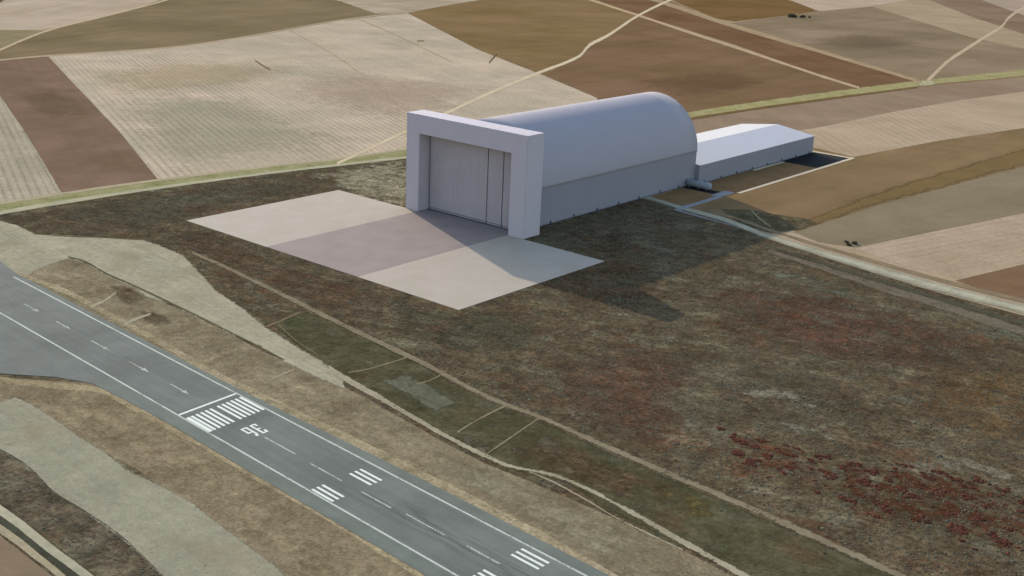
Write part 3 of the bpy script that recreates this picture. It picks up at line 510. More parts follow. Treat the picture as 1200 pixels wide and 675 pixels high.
    dict(t="rib", name="track", label="thin pale track along the edge of the top left fields", pts=[[-1086.9,69.6,-1061.3,57.3],[-1291.3,260.3,-1263.3,245.7],[-1398.9,359.1,-1370.1,343.5],[-1519.8,478.1,-1487.3,459.8],[-1606.3,578.2,-1573.8,559.2],[-1692.6,692.1,-1657.1,670.5],[-1833.5,870.9,-1796.7,847.2],[-2040.9,1122.9,-1997.2,1093.0],[-2214.0,1299.5,-2164.3,1264.5]], a=[190,174,148], b=[178,162,136], lv=3, soft=4),
    dict(t="rib", name="track", label="faint pale boundary line on top of the brown strip", pts=[[-1154.0,101.7,-1135.7,92.9],[-1165.0,194.4,-1145.9,184.4],[-1175.4,285.7,-1155.5,274.5],[-1170.5,536.9,-1151.0,523.5],[-1258.4,809.9,-1238.3,794.1],[-1414.6,1193.7,-1392.9,1174.1],[-1496.7,1506.7,-1475.5,1485.4]], a=[178,160,136], b=[166,150,126], lv=3, soft=4),
    dict(t="rib", name="track", label="light gravel perimeter road from the hangar to the right edge", pts=[[107.3,234.7,118.6,218.4],[134.0,230.9,142.6,218.0],[179.5,222.6,189.3,207.1],[234.5,214.5,244.1,198.2],[293.4,193.3,303.2,175.3],[352.6,180.7,362.9,159.7],[414.7,169.9,424.9,146.3],[471.3,161.1,480.4,137.5],[543.0,155.9,550.7,131.3],[666.7,152.1,671.5,127.5]], a=[172,170,152], b=[150,147,130], lv=4, soft=2.2, mat="lane"),
    dict(t="rib", name="ditch", label="dark ditch along the lower side of the gravel perimeter road", pts=[[291.4,164.1,295.1,157.4],[332.8,152.4,336.8,144.7],[369.4,146.4,373.6,137.7],[430.4,133.7,434.5,124.3],[485.4,124.4,489.2,114.3],[556.1,114.1,559.4,103.7],[674.9,109.8,677.1,98.4]], a=[86,84,72], b=[76,74,62], lv=4, soft=1.5, noisy=1),
    dict(t="rib", name="verge", label="greyish verge below the ditch of the perimeter road", pts=[[319.3,145.4,326.1,132.7],[374.5,135.8,382.8,118.9],[435.0,123.2,443.9,102.7],[489.0,114.9,497.3,93.3],[560.7,99.6,567.6,77.5],[677.5,96.5,681.7,74.5]], a=[116,108,94], b=[104,96,84], lv=3, soft=4, noisy=1),
    dict(t="rib", name="verge", label="grey green upper verge of the perimeter road", pts=[[162.5,233.0,166.6,226.7],[226.5,228.2,231.0,220.6],[283.8,211.3,288.4,202.6],[344.6,197.1,349.9,186.1],[407.4,186.7,412.5,175.0],[465.2,177.1,469.9,164.8],[537.7,172.8,541.7,159.9],[662.9,171.3,665.5,158.4]], a=[138,124,102], b=[126,112,92], lv=3, soft=1.5, noisy=1),
    dict(t="rib", name="track", label="long tan dirt track across the heath below the apron", pts=[[-14.4,-238.5,-6.2,-244.4],[44.4,-243.7,53.6,-250.6],[120.0,-253.2,129.4,-261.0],[199.9,-264.6,209.0,-272.9],[250.3,-271.2,258.4,-279.0],[296.6,-277.2,303.9,-284.7],[350.5,-287.1,356.7,-294.1],[379.9,-288.9,385.6,-295.7],[406.3,-288.8,411.5,-295.4],[459.2,-293.4,464.3,-300.6],[506.0,-296.0,510.8,-303.6],[559.2,-299.3,563.4,-307.3],[630.2,-306.8,633.2,-314.1],[690.8,-313.9,692.9,-320.5]], a=[136,128,108], b=[122,113,94], lv=4, soft=3, noisy=1),
    dict(t="rib", name="track", label="pale dirt track along the lower edge of the green meadow", pts=[[255.2,-325.6,266.0,-335.3],[271.1,-329.0,280.5,-337.5],[327.0,-338.3,334.2,-345.3],[378.0,-347.4,383.4,-353.1],[413.3,-350.7,418.2,-356.2],[431.8,-350.6,435.7,-355.3],[450.3,-344.2,453.4,-348.1],[460.5,-342.4,463.5,-346.3],[477.6,-342.5,480.9,-347.0],[495.9,-345.2,499.0,-349.6],[519.0,-348.3,522.8,-354.1],[541.6,-352.4,545.5,-358.6],[582.9,-359.5,586.5,-366.0],[638.2,-370.8,640.8,-376.6]], a=[164,158,138], b=[146,140,120], lv=4, soft=2.4, noisy=1),
    dict(t="rib", name="track", label="lower wheel track beside the pale dirt track", pts=[[443.3,-350.1,444.9,-352.1],[461.0,-350.4,462.5,-352.3],[486.3,-354.3,487.6,-356.1],[505.1,-358.1,506.3,-359.9],[526.8,-360.0,528.2,-362.1],[547.2,-361.3,548.4,-363.3]], a=[160,154,132], b=[146,140,118], lv=4, soft=0.8, noisy=1),
    dict(t="rib", name="path", label="thin light footpath across the upper end of the meadow", pts=[[273.5,-325.3,275.8,-327.4],[278.4,-309.8,280.7,-312.0],[281.0,-279.0,283.4,-281.4]], a=[130,122,98], b=[120,112,90], lv=4, soft=0.8, noisy=1),
    dict(t="rib", name="path", label="curved faint footpath beside the slab remains", pts=[[316.7,-307.2,318.6,-309.1],[319.0,-298.8,320.9,-300.8],[317.5,-286.2,319.4,-288.3]], a=[130,122,98], b=[120,112,90], lv=4, soft=0.8, noisy=1),
    dict(t="rib", name="path", label="light footpath in the middle of the meadow", pts=[[382.7,-341.0,385.0,-343.5],[379.3,-319.5,381.7,-322.2],[377.6,-289.4,380.1,-292.4]], a=[136,128,104], b=[124,116,94], lv=4, soft=1, noisy=1),
    dict(t="rib", name="path", label="clear footpath joining the two dirt tracks", pts=[[413.2,-352.0,415.6,-354.7],[408.6,-323.0,410.7,-325.6],[403.4,-291.7,405.7,-294.5]], a=[140,130,106], b=[126,118,96], lv=4, soft=1, noisy=1),
    dict(t="rib", name="path", label="short pale path at the tip of the meadow", pts=[[171.0,-308.8,174.4,-311.5],[168.7,-293.2,172.1,-296.1],[163.7,-271.7,167.2,-274.8]], a=[128,116,94], b=[118,106,86], lv=4, soft=0.8, noisy=1),
    dict(t="rib", name="path", label="faint path bordering the left tip of the meadow", pts=[[172.9,-299.8,175.6,-302.0],[204.2,-311.3,206.7,-313.4],[236.6,-318.9,238.9,-320.9]], a=[120,112,92], b=[112,104,84], lv=4, soft=0.8, noisy=1),
    dict(t="rib", name="path", label="short pale path across the upper verge", pts=[[52.0,-372.9,58.5,-376.8],[47.3,-359.0,53.1,-362.6],[36.4,-342.3,41.6,-345.6]], a=[168,160,138], b=[156,148,126], lv=4, soft=1, noisy=1),
    dict(t="rib", name="path", label="second short pale path across the upper verge", pts=[[99.3,-375.3,105.3,-379.1],[95.5,-361.9,100.8,-365.4],[94.6,-351.0,98.5,-353.5]], a=[166,160,138], b=[154,148,126], lv=4, soft=1, noisy=1),
    dict(t="rib", name="path", label="faint path across the verge near the threshold", pts=[[250.9,-374.3,253.6,-376.4],[247.8,-361.7,250.5,-363.9],[245.4,-345.8,248.1,-348.1]], a=[158,148,126], b=[148,138,116], lv=4, soft=1, noisy=1),
    dict(t="rib", name="path", label="ragged pale footpath across the lower green meadow", pts=[[560.5,-301.7,562.2,-304.9],[571.1,-314.5,573.1,-318.3],[578.4,-329.9,580.3,-333.5],[589.5,-355.6,591.3,-358.9]], a=[112,108,88], b=[98,94,74], lv=4, soft=2, noisy=1),
    dict(t="rib", name="path", label="pale path crossing the speckled weeds", pts=[[234.3,266.6,237.2,261.4],[257.8,241.7,260.5,236.8],[281.8,220.1,284.4,215.3]], a=[160,152,120], b=[148,142,112], lv=4, soft=0.8),
    dict(t="rib", name="grass_strip", label="ragged dark grass line along the gravel clearing", pts=[[-66.7,-321.0,-62.4,-323.5],[-46.8,-317.6,-41.7,-320.7],[-5.2,-322.8,-0.5,-325.7],[31.7,-323.9,36.1,-326.8],[107.5,-329.1,111.3,-331.8],[160.0,-333.4,163.0,-335.6],[228.6,-340.4,230.9,-342.3]], a=[104,97,80], b=[92,86,70], lv=5, soft=1, noisy=1),
    dict(t="rib", name="grass_strip", label="ragged dark edge between scrub and gravel clearing", pts=[[-147.3,-306.0,-143.4,-308.2],[-121.3,-289.1,-117.7,-291.2],[-93.2,-265.4,-89.8,-267.6],[-72.2,-249.7,-68.8,-252.0]], a=[104,96,74], b=[92,86,68], lv=5, soft=1, noisy=1),
    dict(t="rib", name="grass_strip", label="ragged dark bank on the lower edge of the gravel strip", pts=[[224.6,-530.9,227.0,-532.1],[243.9,-530.2,246.2,-531.4],[260.7,-531.4,262.9,-532.6],[287.8,-535.9,289.8,-537.0],[316.4,-535.7,318.3,-536.8],[347.0,-536.5,348.7,-537.6],[384.4,-541.8,385.9,-542.8]], a=[90,84,70], b=[78,73,60], lv=5, soft=1.2, noisy=1),
    dict(t="rib", name="field_scar", label="dark short scar on the pale stubble field", pts=[[-938.3,555.5,-920.2,541.2],[-878.1,524.8,-861.1,511.3],[-828.4,501.7,-813.8,490.0]], a=[120,104,84], b=[112,96,76], lv=3, soft=2),
    dict(t="rib", name="field_scar", label="dark short scar at the right edge of the pale stubble field", pts=[[-684.1,908.0,-663.8,884.7],[-732.9,976.6,-706.9,946.6],[-771.2,1034.0,-748.3,1007.5]], a=[112,94,68], b=[104,88,62], lv=3, soft=3),
    dict(t="rib", name="field_scar", label="tiny dark mound mark on the pale stubble field", pts=[[-1007.2,1043.5,-989.3,1025.3],[-999.8,1056.9,-982.0,1038.5]], a=[128,112,84], b=[118,104,78], lv=3, soft=2),
    dict(t="rib", name="field_scar", label="long dark furrow line across the upper pale field", pts=[[-1415.6,1251.3,-1401.4,1238.1],[-1067.5,1054.5,-1055.7,1042.8],[-724.2,848.7,-715.8,839.8]], a=[164,148,122], b=[158,142,118], lv=3, soft=3),
    dict(t="rib", name="field_scar", label="faint dark furrow in the right part of the pale field", pts=[[-1284.4,924.7,-1272.5,914.8],[-861.0,693.6,-852.0,685.6],[-427.1,418.2,-420.8,411.9]], a=[166,150,124], b=[160,144,120], lv=3, soft=3),
    dict(t="rib", name="field_scar", label="pale furrow in the ribbed field beyond the annex", pts=[[141.7,813.0,147.4,799.7],[164.6,791.7,170.0,778.9],[184.0,777.5,189.2,764.9]], a=[190,172,146], b=[180,162,138], lv=3, soft=2),
    dict(t="blob", name="field", label="greenish grey zone in the lower left of the pale stubble field", pts=[[-671.1,70.1],[-737.0,238.3],[-640.8,306.7],[-371.7,207.2],[-262.5,209.9],[-231.3,124.8],[-248.8,13.4],[-258.0,-91.7],[-325.2,-67.4],[-518.4,12.6]], a=[178,174,152], b=[168,165,144], lv=2, amp2=1, top=0.5, patch=60, dir=-0.4067, per=14, amp=0.1, rows=9.0, rowamp=0.3, gr=0.1),
    dict(t="blob", name="field", label="warm yellow band across the pale stubble field", pts=[[-970.6,206.9],[-1011.6,392.7],[-937.5,556.8],[-820.1,576.5],[-677.4,402.0],[-703.1,244.7],[-706.9,105.2],[-844.3,154.2]], a=[188,170,134], b=[178,160,126], lv=2, amp2=1, top=0.33, patch=60, gr=0.08),
    dict(t="blob", name="field", label="pinkish tone in the right part of the pale stubble field", pts=[[-734.8,396.8],[-787.9,627.7],[-614.6,666.1],[-465.7,716.4],[-332.1,480.5],[-304.5,296.4],[-398.0,275.5],[-588.5,312.9]], a=[182,160,142], b=[174,152,134], lv=2, amp2=1, top=0.33, patch=60, gr=0.08),
    dict(t="blob", name="field", label="olive tinted zone across the middle of the brown strip", pts=[[-827.2,37.1],[-867.9,119.1],[-739.0,98.0],[-608.1,44.2],[-592.2,-37.4],[-661.1,-28.2]], a=[122,106,80], b=[116,100,76], lv=2, amp2=1, top=0.33, patch=60, gr=0.06),
    dict(t="blob", name="field", label="dark brown stain on the grey tan field", pts=[[-567.7,1921.0],[-552.3,2231.5],[-433.8,2286.3],[-293.8,2159.6],[-293.6,1896.2],[-415.1,1749.6]], a=[112,94,74], b=[106,90,70], lv=2, amp2=1, top=0.33, patch=60, gr=0.05),
    dict(t="blob", name="field", label="dark brown swath across the reddish field", pts=[[-394.0,910.3],[-383.6,1058.5],[-359.1,1264.9],[-192.5,1158.2],[-176.5,947.0],[-216.4,800.8]], a=[112,90,70], b=[104,84,64], lv=2, amp2=1, top=0.33, patch=60, gr=0.05),
    dict(t="poly", name="concrete_slab", label="faint blue grey remains of a rectangular slab in the green meadow", pts=[[300.6,-319.8],[302.1,-300.1],[354.2,-312.3],[356.6,-331.3]], a=[106,107,93], b=[92,93,78], lv=3, soft=6, jag=1, noisy=1, patch=14, gr=0.16),
]

# the base sheet: patchwork farmland out to the horizon
g = G('farmland')
vor = g.n('ShaderNodeTexVoronoi')
vor.inputs['Scale'].default_value = 1 / 420.0
g.put(vor.inputs['Vector'], g.turned(0.5, 1.0, 0.45))
sep = g.n('ShaderNodeSeparateColor')
g.put(sep.inputs[0], vor.outputs['Color'])
c = g.mix(sep.outputs[0], alb((176, 158, 134)), alb((128, 106, 80)))
c = g.mix(g.rng(g.noise(60, 5), 0.35, 0.65, 0, 0.5), c, alb((136, 120, 94)))
c = g.mul(c, g.rng(g.noise(6, 5, 0.65), 0.3, 0.7, 0.88, 1.12))
g.finish(c)
bm = bmesh.new()
R0 = 20000.0
bm.faces.new([bm.verts.new(p) for p in ((-R0, -R0, 0), (R0, -R0, 0), (R0, R0, 0), (-R0, R0, 0))])
tag(obj('ground', bm, g.m), 'tan and brown farmland stretching away to the horizon', 'ground', kind='structure')

for i, e in enumerate(sorted(GROUND, key=lambda q: q['lv'])):
    o = obj(e['name'], sheet(e, LEVEL * e['lv'] + i * 0.0016), ground_material(e))
    tag(o, e['label'], e['name'].replace('_', ' '), kind='structure')

# ------------------------------------------------------------------ runway (own frame: u along, v to the pilot's left)
RO = Vector((253.76, -418.77))
RU = Vector((0.998308, -0.058145))
RV = Vector((0.058145, 0.998308))
ZR = 0.32                       # asphalt surface


def rw(u, v, skew=0.11):
    return RO + RU * (u - skew * v) + RV * v


def flat(name, polys, mat, z, label, cat, skew=0.11, group=None):
    bm = bmesh.new()
    for P in polys:
        V = []
        for (u, v) in P:
            q = rw(u, v, skew)
            V.append(bm.verts.new((q.x, q.y, z)))
        f = bm.faces.new(V)
        f.normal_update()
        if f.normal.z < 0:
            f.normal_flip()
    return tag(obj(name, bm, mat), label, cat, group, 'structure')


ang = math.atan2(RU.y, RU.x)
g = G('asphalt')
A, B = alb((119, 125, 123)), alb((105, 111, 109))
c = g.mix(g.rng(g.noise(40, 5, 0.6), 0.35, 0.65), A, B)
st = g.noise(1.0, 4, 0.6, vec=g.turned(ang, 1 / 160.0, 1 / 3.2))
c = g.mul(c, g.rng(st, 0.3, 0.7, 0.92, 1.08))
c = g.mul(c, g.rng(g.noise(1.5, 4, 0.7), 0.3, 0.7, 0.95, 1.05))
ua = g.turned(ang, 1, 1)
sx = g.n('ShaderNodeSeparateXYZ')
g.put(sx.inputs[0], ua)
u0, v0 = RO.x * RU.x + RO.y * RU.y, RO.x * RV.x + RO.y * RV.y
uu, vv = g.math('SUBTRACT', sx.outputs[0], u0), g.math('SUBTRACT', sx.outputs[1], v0)
# tyre rubber worn into the paving along the centre of the touchdown zone
rub = g.math('MULTIPLY', g.rng(uu, 90, 190, 0, 1, True), g.rng(g.math('ABSOLUTE', vv), 2.0, 11.0, 1, 0, True))
rst = g.noise(1.0, 5, 0.7, vec=g.turned(ang, 1 / 32.0, 1 / 2.2), off=7)
c = g.mul(c, g.math('SUBTRACT', 1.0, g.math('MULTIPLY', g.math('MULTIPLY', rub, g.rng(rst, 0.44, 0.62, 0, 1, True)), 0.34)))
# darker band of older paving under the threshold bars
thr = g.math('MULTIPLY', g.rng(uu, -4, 0, 0, 1, True), g.rng(uu, 34, 42, 1, 0, True))
c = g.mul(c, g.math('SUBTRACT', 1.0, g.math('MULTIPLY', thr, g.rng(g.noise(9, 4), 0.3, 0.6, 0.04, 0.13))))
# sealed cracks
crk = g.n('ShaderNodeTexVoronoi', feature='DISTANCE_TO_EDGE')
crk.inputs['Scale'].default_value = 1 / 26.0
g.put(crk.inputs['Vector'], g.turned(ang, 0.5, 1.5))
c = g.mul(c, g.rng(crk.outputs['Distance'], 0.003, 0.012, 0.93, 1.0))
g.finish(c, rough=0.9, spec=0.02, bump=g.noise(1.2, 4, 0.7), bstr=0.15, bdist=0.1)
ASPH = g.m


def loft(us, lo, hi):
    return [[(us[i], lo[i]), (us[i + 1], lo[i + 1]), (us[i + 1], hi[i + 1]), (us[i], hi[i])] for i in range(len(us) - 1)]


bm = bmesh.new()
low = [(-420, -150), (-300, -105), (-122, -68.5), (-95, -46), (-72, -34.5), (-40, -32.5), (0, -31), (107, -31), (220, -31), (500, -31), (1500, -31)]
hi = [(1500, 30), (500, 30), (273, 30), (195, 30.2), (131, 29.6), (45, 27.5), (-41, 26.5), (-162, 27), (-309, 27.5), (-420, 40)]
V = []
for (u, v) in low + hi:
    q = rw(u, v, 0)
    V.append(bm.verts.new((q.x, q.y, ZR)))
top = bm.faces.new(V)
r = bmesh.ops.extrude_face_region(bm, geom=[top])
bmesh.ops.translate(bm, verts=[x for x in r['geom'] if isinstance(x, bmesh.types.BMVert)], vec=(0, 0, -0.26))
bmesh.ops.recalc_face_normals(bm, faces=bm.faces[:])
bmesh.ops.triangulate(bm, faces=[f for f in bm.faces if len(f.verts) > 4])
tag(obj('runway', bm, ASPH), 'grey asphalt runway with white painted markings running to the bottom edge', 'runway', kind='structure')
# outer shoulders: slightly bluer paving
g = G('shoulder_asphalt')
c = g.mix(g.rng(g.noise(18, 5, 0.6), 0.35, 0.65), alb((116, 124, 120)), alb((104, 111, 107)))
c = g.mul(c, g.rng(g.noise(1.0, 4, 0.6, vec=g.turned(ang, 1 / 90.0, 1 / 2.0)), 0.3, 0.7, 0.92, 1.08))
g.finish(c, rough=0.95, spec=0.05)
SHD = g.m
us = [-280, -162, -41, 45, 131, 195, 273, 500, 1500]
flat('runway_shoulder', loft(us, [22.6] * 9, [26.8, 26.6, 26.2, 27.2, 29.3, 29.8, 29.6, 29.6, 29.6]), SHD, ZR + 0.004,
     'blue grey paved shoulder along the upper runway edge', 'runway shoulder', 0)
us = [-72, -40, 0, 107, 220, 500, 1500]
flat('runway_shoulder', loft(us, [-34.3, -32.3, -30.8, -30.8, -30.8, -30.8, -30.8], [-21.8] * 7), SHD, ZR + 0.004,
     'blue grey paved shoulder along the lower runway edge', 'runway shoulder', 0)


def paint(name, c1, wear):
    g = G(name)
    base = alb(c1)
    c = g.mul(base, g.rng(g.noise(2.0, 5, 0.7), 0.3, 0.7, 0.9, 1.08))
    g.finish(c, rough=0.9, spec=0.05)
    w = g.noise(0.9, 5, 0.7, off=3)
    w2 = g.noise(14, 3, 0.6, off=8)
    x = g.math('ADD', w, g.math('MULTIPLY', w2, 0.6))
    g.frayed(g.rng(x, wear, wear + 0.22, 0.0, 1.0, True))
    return g.m


FRESH, WORN, LINE = paint('fresh_white_paint', (226, 234, 230), 0.42), paint('worn_white_paint', (182, 188, 182), 0.62), paint('edge_line_paint', (192, 200, 194), 0.56)
ZP = ZR + 0.009


def bar(u0, u1, v0, v1):
    return [(u0, v0), (u1, v0), (u1, v1), (u0, v1)]


flat('runway_edge_line', [bar(u, u + 60, 21.3, 22.5) for u in range(-300, 1500, 60)], LINE, ZP,
     'long white line along the upper edge of the runway', 'runway marking', 0)
flat('runway_edge_line', [bar(u, u + 60, -21.6, -20.4) for u in range(-420, 1500, 60)], LINE, ZP,
     'long white line along the lower edge of the runway', 'runway marking', 0)
flat('threshold_bar', [bar(-0.9, 0.9, -20.6, 21.2)], FRESH, ZP, 'white bar painted across the runway before the striped threshold', 'runway marking')
w = 1.75
names12 = ['outermost lower', 'second lower', 'third lower', 'fourth lower', 'fifth lower', 'innermost lower',
           'innermost upper', 'fifth upper', 'fourth upper', 'third upper', 'second upper', 'outermost upper']
for k in range(12):
    v = (-20.2 + k * 3.38) if k < 6 else (2.2 + (k - 6) * 3.38)
    ww = w + (0.9 if k in (0, 11) else 0)
    flat('threshold_stripe', [bar(6.2, 30.6, v, v + ww)], FRESH, ZP, '%s white stripe of the runway threshold marking' % names12[k],
         'runway marking', 0.13, 'threshold stripes')


# runway number 36, feet towards the threshold
def stroke(pts, wd):
    out = []
    for a, b in zip(pts[:-1], pts[1:]):
        a, b = Vector(a), Vector(b)
        d = (b - a).normalized()
        n = Vector((-d.y, d.x)) * wd / 2
        a2, b2 = a - d * wd / 2 * 0.98, b + d * wd / 2 * 0.98
        out.append([tuple(a2 + n), tuple(b2 + n), tuple(b2 - n), tuple(a2 - n)])
    return out


def glyph(polys):
    """merge the strokes so that no two painted faces overlap"""
    return polys


def number(name, rects, label):
    flat(name, rects, FRESH, ZP, label, 'runway marking', 0.11)


UB, UT = 41.0, 54.5             # foot and head of the figures
t = 1.25
um = (UB + UT) / 2
number('painted_number', [bar(UB, UB + t, 0.9, 5.0), bar(UT - t, UT, 0.9, 5.0), bar(um - t / 2, um + t / 2, 0.9 + t, 4.0),
                          bar(UB + t, UT - t, 0.9, 0.9 + t), bar(UB + t, UB + 3.4, 5.0 - t, 5.0), bar(UT - 3.4, UT - t, 5.0 - t, 5.0)],
       'white painted figure 3 of the runway number 36')
number('painted_number', [bar(UB, UB + t, -5.6, -1.2), bar(um - t / 2 + .6, um + t / 2 + .6, -5.6, -1.2), bar(UB + t, um - t / 2 + .6, -5.6, -5.6 + t),
                          bar(UB + t, um - t / 2 + .6, -1.2 - t, -1.2), bar(um + t / 2 + .6, UT - 1.6, -1.2 - t, -1.2),
                          bar(UT - 2.4, UT, -3.6, -1.2 - t), bar(UT - 1.6, UT, -1.2 - t, -1.9)],
       'white painted figure 6 of the runway number 36')

# arrows of the displaced threshold
arrow_at = [(-236.5, -212.3), (-187.4, -166.5), (-138.4, -114.3), (-89.0, -65.5), (-41.5, -18.5)]
order = ['first arrow from the upper left', 'second arrow from the upper left', 'middle arrow of five', 'fourth arrow from the upper left', 'arrow nearest the threshold bar']
for (a, b), nm in zip(arrow_at, order):
    flat('painted_arrow', [bar(a, b - 7, -0.4, 0.4), [(b - 8.5, -1.7), (b, 0), (b - 8.5, 1.7), (b - 6.8, 0)]], WORN, ZP,
         'worn white %s on the displaced runway start' % nm, 'runway marking', 0, 'displaced threshold arrows')
    # the head sheet overlaps nothing: the shaft stops where the barbs meet

dashes = [(59, 87, -1.2), (101, 128, -2.0), (143.9, 167, -2.1), (176, 204, -0.6), (218, 240, 0.3), (254, 277, 0.2), (292, 316, 0.2), (330, 354, 0.2)]
wd = ['first', 'second', 'third', 'fourth', 'fifth', 'sixth', 'seventh', 'eighth']
for (a, b, v), nm in zip(dashes, wd):
    flat('centre_line_dash', [bar(a, b, v - 0.45, v + 0.45)], WORN, ZP, '%s worn centre line dash beyond the number 36' % nm, 'runway marking', 0,
         'runway centre line dashes')
for (u, lab) in ((124.5, 'first'), (238.0, 'second'), (352, 'third')):
    for side, vs in (('upper', (6.3, 9.9, 13.4) if u < 200 else (10.3, 13.8, 17.4)), ('lower', (-19.0, -15.7, -12.3) if u < 200 else (-15.6, -12.3, -8.9))):
        for v, nm in zip(vs, ('lower', 'middle', 'upper')):
            flat('touchdown_bar', [bar(u, u + 17.3, v - 0.75, v + 0.75)], FRESH, ZP,
                 '%s white bar of the %s-side touchdown marking, %s set after the number' % (nm, side, lab), 'runway marking', 0.03,
                 'touchdown zone bars')

# ------------------------------------------------------------------ apron
W_, H_, T_ = 150.0, 94.65, 23.95
OX0, OX1, OH = 17.1, 131.8, 76.4
AX0, AX1, AL = -97.1, 241.2, 185.6


def concrete(name, col, col2, grid):
    g = G(name)
    c = g.mix(g.rng(g.noise(26, 5, 0.6), 0.35, 0.65), alb(col), alb(col2))
    c = g.mul(c, g.rng(g.noise(3.0, 5, 0.65), 0.3, 0.7, 0.965, 1.035))
    c = g.mul(c, g.rng(g.noise(1.0, 4, 0.6, vec=g.turned(math.pi / 2, 1 / 60.0, 1 / 5.0)), 0.3, 0.7, 0.975, 1.025))
    br = g.n('ShaderNodeTexBrick', offset=0.0, squash=1.0)
    br.inputs['Scale'].default_value = 1.0
    br.inputs['Mortar Size'].default_value = 0.05
    br.inputs['Mortar Smooth'].default_value = 0.3
    br.inputs['Brick Width'].default_value = grid
    br.inputs['Row Height'].default_value = grid
    g.put(br.inputs['Vector'], g.pos)
    c = g.mul(c, g.rng(br.outputs['Fac'], 0, 1, 1.0, 0.955))
    return g.finish(c, rough=0.9, spec=0.06, bump=g.noise(0.8, 4), bstr=0.1, bdist=0.05)


PALE = concrete('pale_concrete', (178, 170, 162), (172, 164, 153), 12.0)
MAUVE = concrete('mauve_concrete', (150, 139, 138), (140, 130, 130), 12.0)
AZ = 0.30
tag(obj('apron', box_bm(AX0, OX0 - 0.03, -AL, -0.2, 0.0, AZ), PALE), 'pale concrete apron slab left of the darker taxi strip', 'apron', kind='structure')
tag(obj('apron', box_bm(OX0, OX1, -AL, 13.0, 0.0, AZ), MAUVE), 'darker mauve grey strip of apron leading into the hangar door', 'apron', kind='structure')
tag(obj('apron', box_bm(OX1 + 0.03, AX1, -AL, -0.2, 0.0, AZ), PALE), 'pale concrete apron slab right of the darker taxi strip, partly in shade', 'apron', kind='structure')

# ------------------------------------------------------------------ hangar


def paintwork(name, col, var=0.03, rough=0.6, seam=None, streak=0.02):
    g = G(name)
    c = g.mul(tuple(col) + (1.0,), g.rng(g.noise(22, 5, 0.6), 0.3, 0.7, 1 - var, 1 + var))
    sp = g.n('ShaderNodeVectorMath', operation='MULTIPLY')
    g.put(sp.inputs[0], g.pos)
    sp.inputs[1].default_value = (0.5, 0.5, 0.02)
    c = g.mul(c, g.rng(g.noise(1.0, 4, 0.6, vec=sp.outputs[0]), 0.3, 0.7, 1 - streak, 1 + streak))
    h = g.noise(5, 3)
    return g.finish(c, rough=rough, spec=0.12, bump=h, bstr=0.08, bdist=0.05)


M_PORTAL = paintwork('portal_render', (0.365, 0.305, 0.305))
M_DOOR = paintwork('door_paint', (0.29, 0.235, 0.228), 0.05, 0.6, streak=0.05)
M_VAULT = paintwork('vault_membrane', (0.275, 0.238, 0.24), 0.02, 0.8)
M_WALL = paintwork('wall_cladding', (0.195, 0.175, 0.182), 0.025, 0.6)
M_GAP_SHADE = paintwork('gap_shade', (0.035, 0.037, 0.042), 0.05, 0.8)
M_PLINTH = paintwork('plinth_concrete', (0.07, 0.07, 0.075), 0.1, 0.9)
M_ROOF = paintwork('annex_roof_sheet', (0.365, 0.32, 0.30), 0.015, 0.5)
M_TANK = paintwork('tank_paint', (0.19, 0.19, 0.195), 0.05, 0.4)
M_METAL = paintwork('dark_metal', (0.06, 0.065, 0.075), 0.05, 0.5)

hangar = thing('airship_hangar', 'huge grey barrel vaulted hangar with a square concrete portal and sliding doors', 'hangar')
prof = [(0, 0), (OX0, 0), (OX0, OH), (OX1, OH), (OX1, 0), (W_, 0), (W_, H_), (0, H_)]
bm = bmesh.new()
A_ = [bm.verts.new((x, 0, z)) for x, z in prof]
B_ = [bm.verts.new((x, T_, z)) for x, z in prof]
n = len(prof)
for V in (A_, B_):
    for idx in ((0, 1, 2, 7), (7, 2, 3, 6), (3, 4, 5, 6)):
        bm.faces.new([V[i] for i in idx])
for i in range(n):
    bm.faces.new((A_[i], A_[(i + 1) % n], B_[(i + 1) % n], B_[i]))
bmesh.ops.recalc_face_normals(bm, faces=bm.faces[:])
sharp = [e for e in bm.edges if len(e.link_faces) == 2 and e.calc_face_angle(0) > 0.5]
bmesh.ops.bevel(bm, geom=sharp, offset=0.35, segments=2, affect='EDGES')
obj('portal_frame', bm, M_PORTAL, hangar)

DY = 13.5
for (x0, x1) in ((19.6, 92.7), (93.9, 111.6), (112.8, OX1 - 0.2)):
    bm = box_bm(x0, x1, DY, DY + 1.2, 3.1, OH - 0.25)
    obj('door_leaf', bm, M_DOOR, hangar)
obj('gap_shade_sheet', box_bm(OX0 + 0.1, OX1 - 0.1, DY + 2.4, DY + 3.0, 0.0, OH - 0.1), M_GAP_SHADE, hangar)  # near-black sheet, paints in the unlit depth seen between the leaves
obj('door_track', box_bm(OX0 + 0.1, OX1 - 0.1, DY - 1.0, DY + 2.2, AZ, AZ + 0.5), M_METAL, hangar)
for (x0, x1) in ((19.6, 56.0), (56.4, 92.7), (93.9, 111.6), (112.8, OX1 - 0.2)):
    obj('door_bogie', box_bm(x0 + 0.2, x1 - 0.2, DY - 0.2, DY + 1.0, 1.35, 2.45), M_DOOR, hangar)

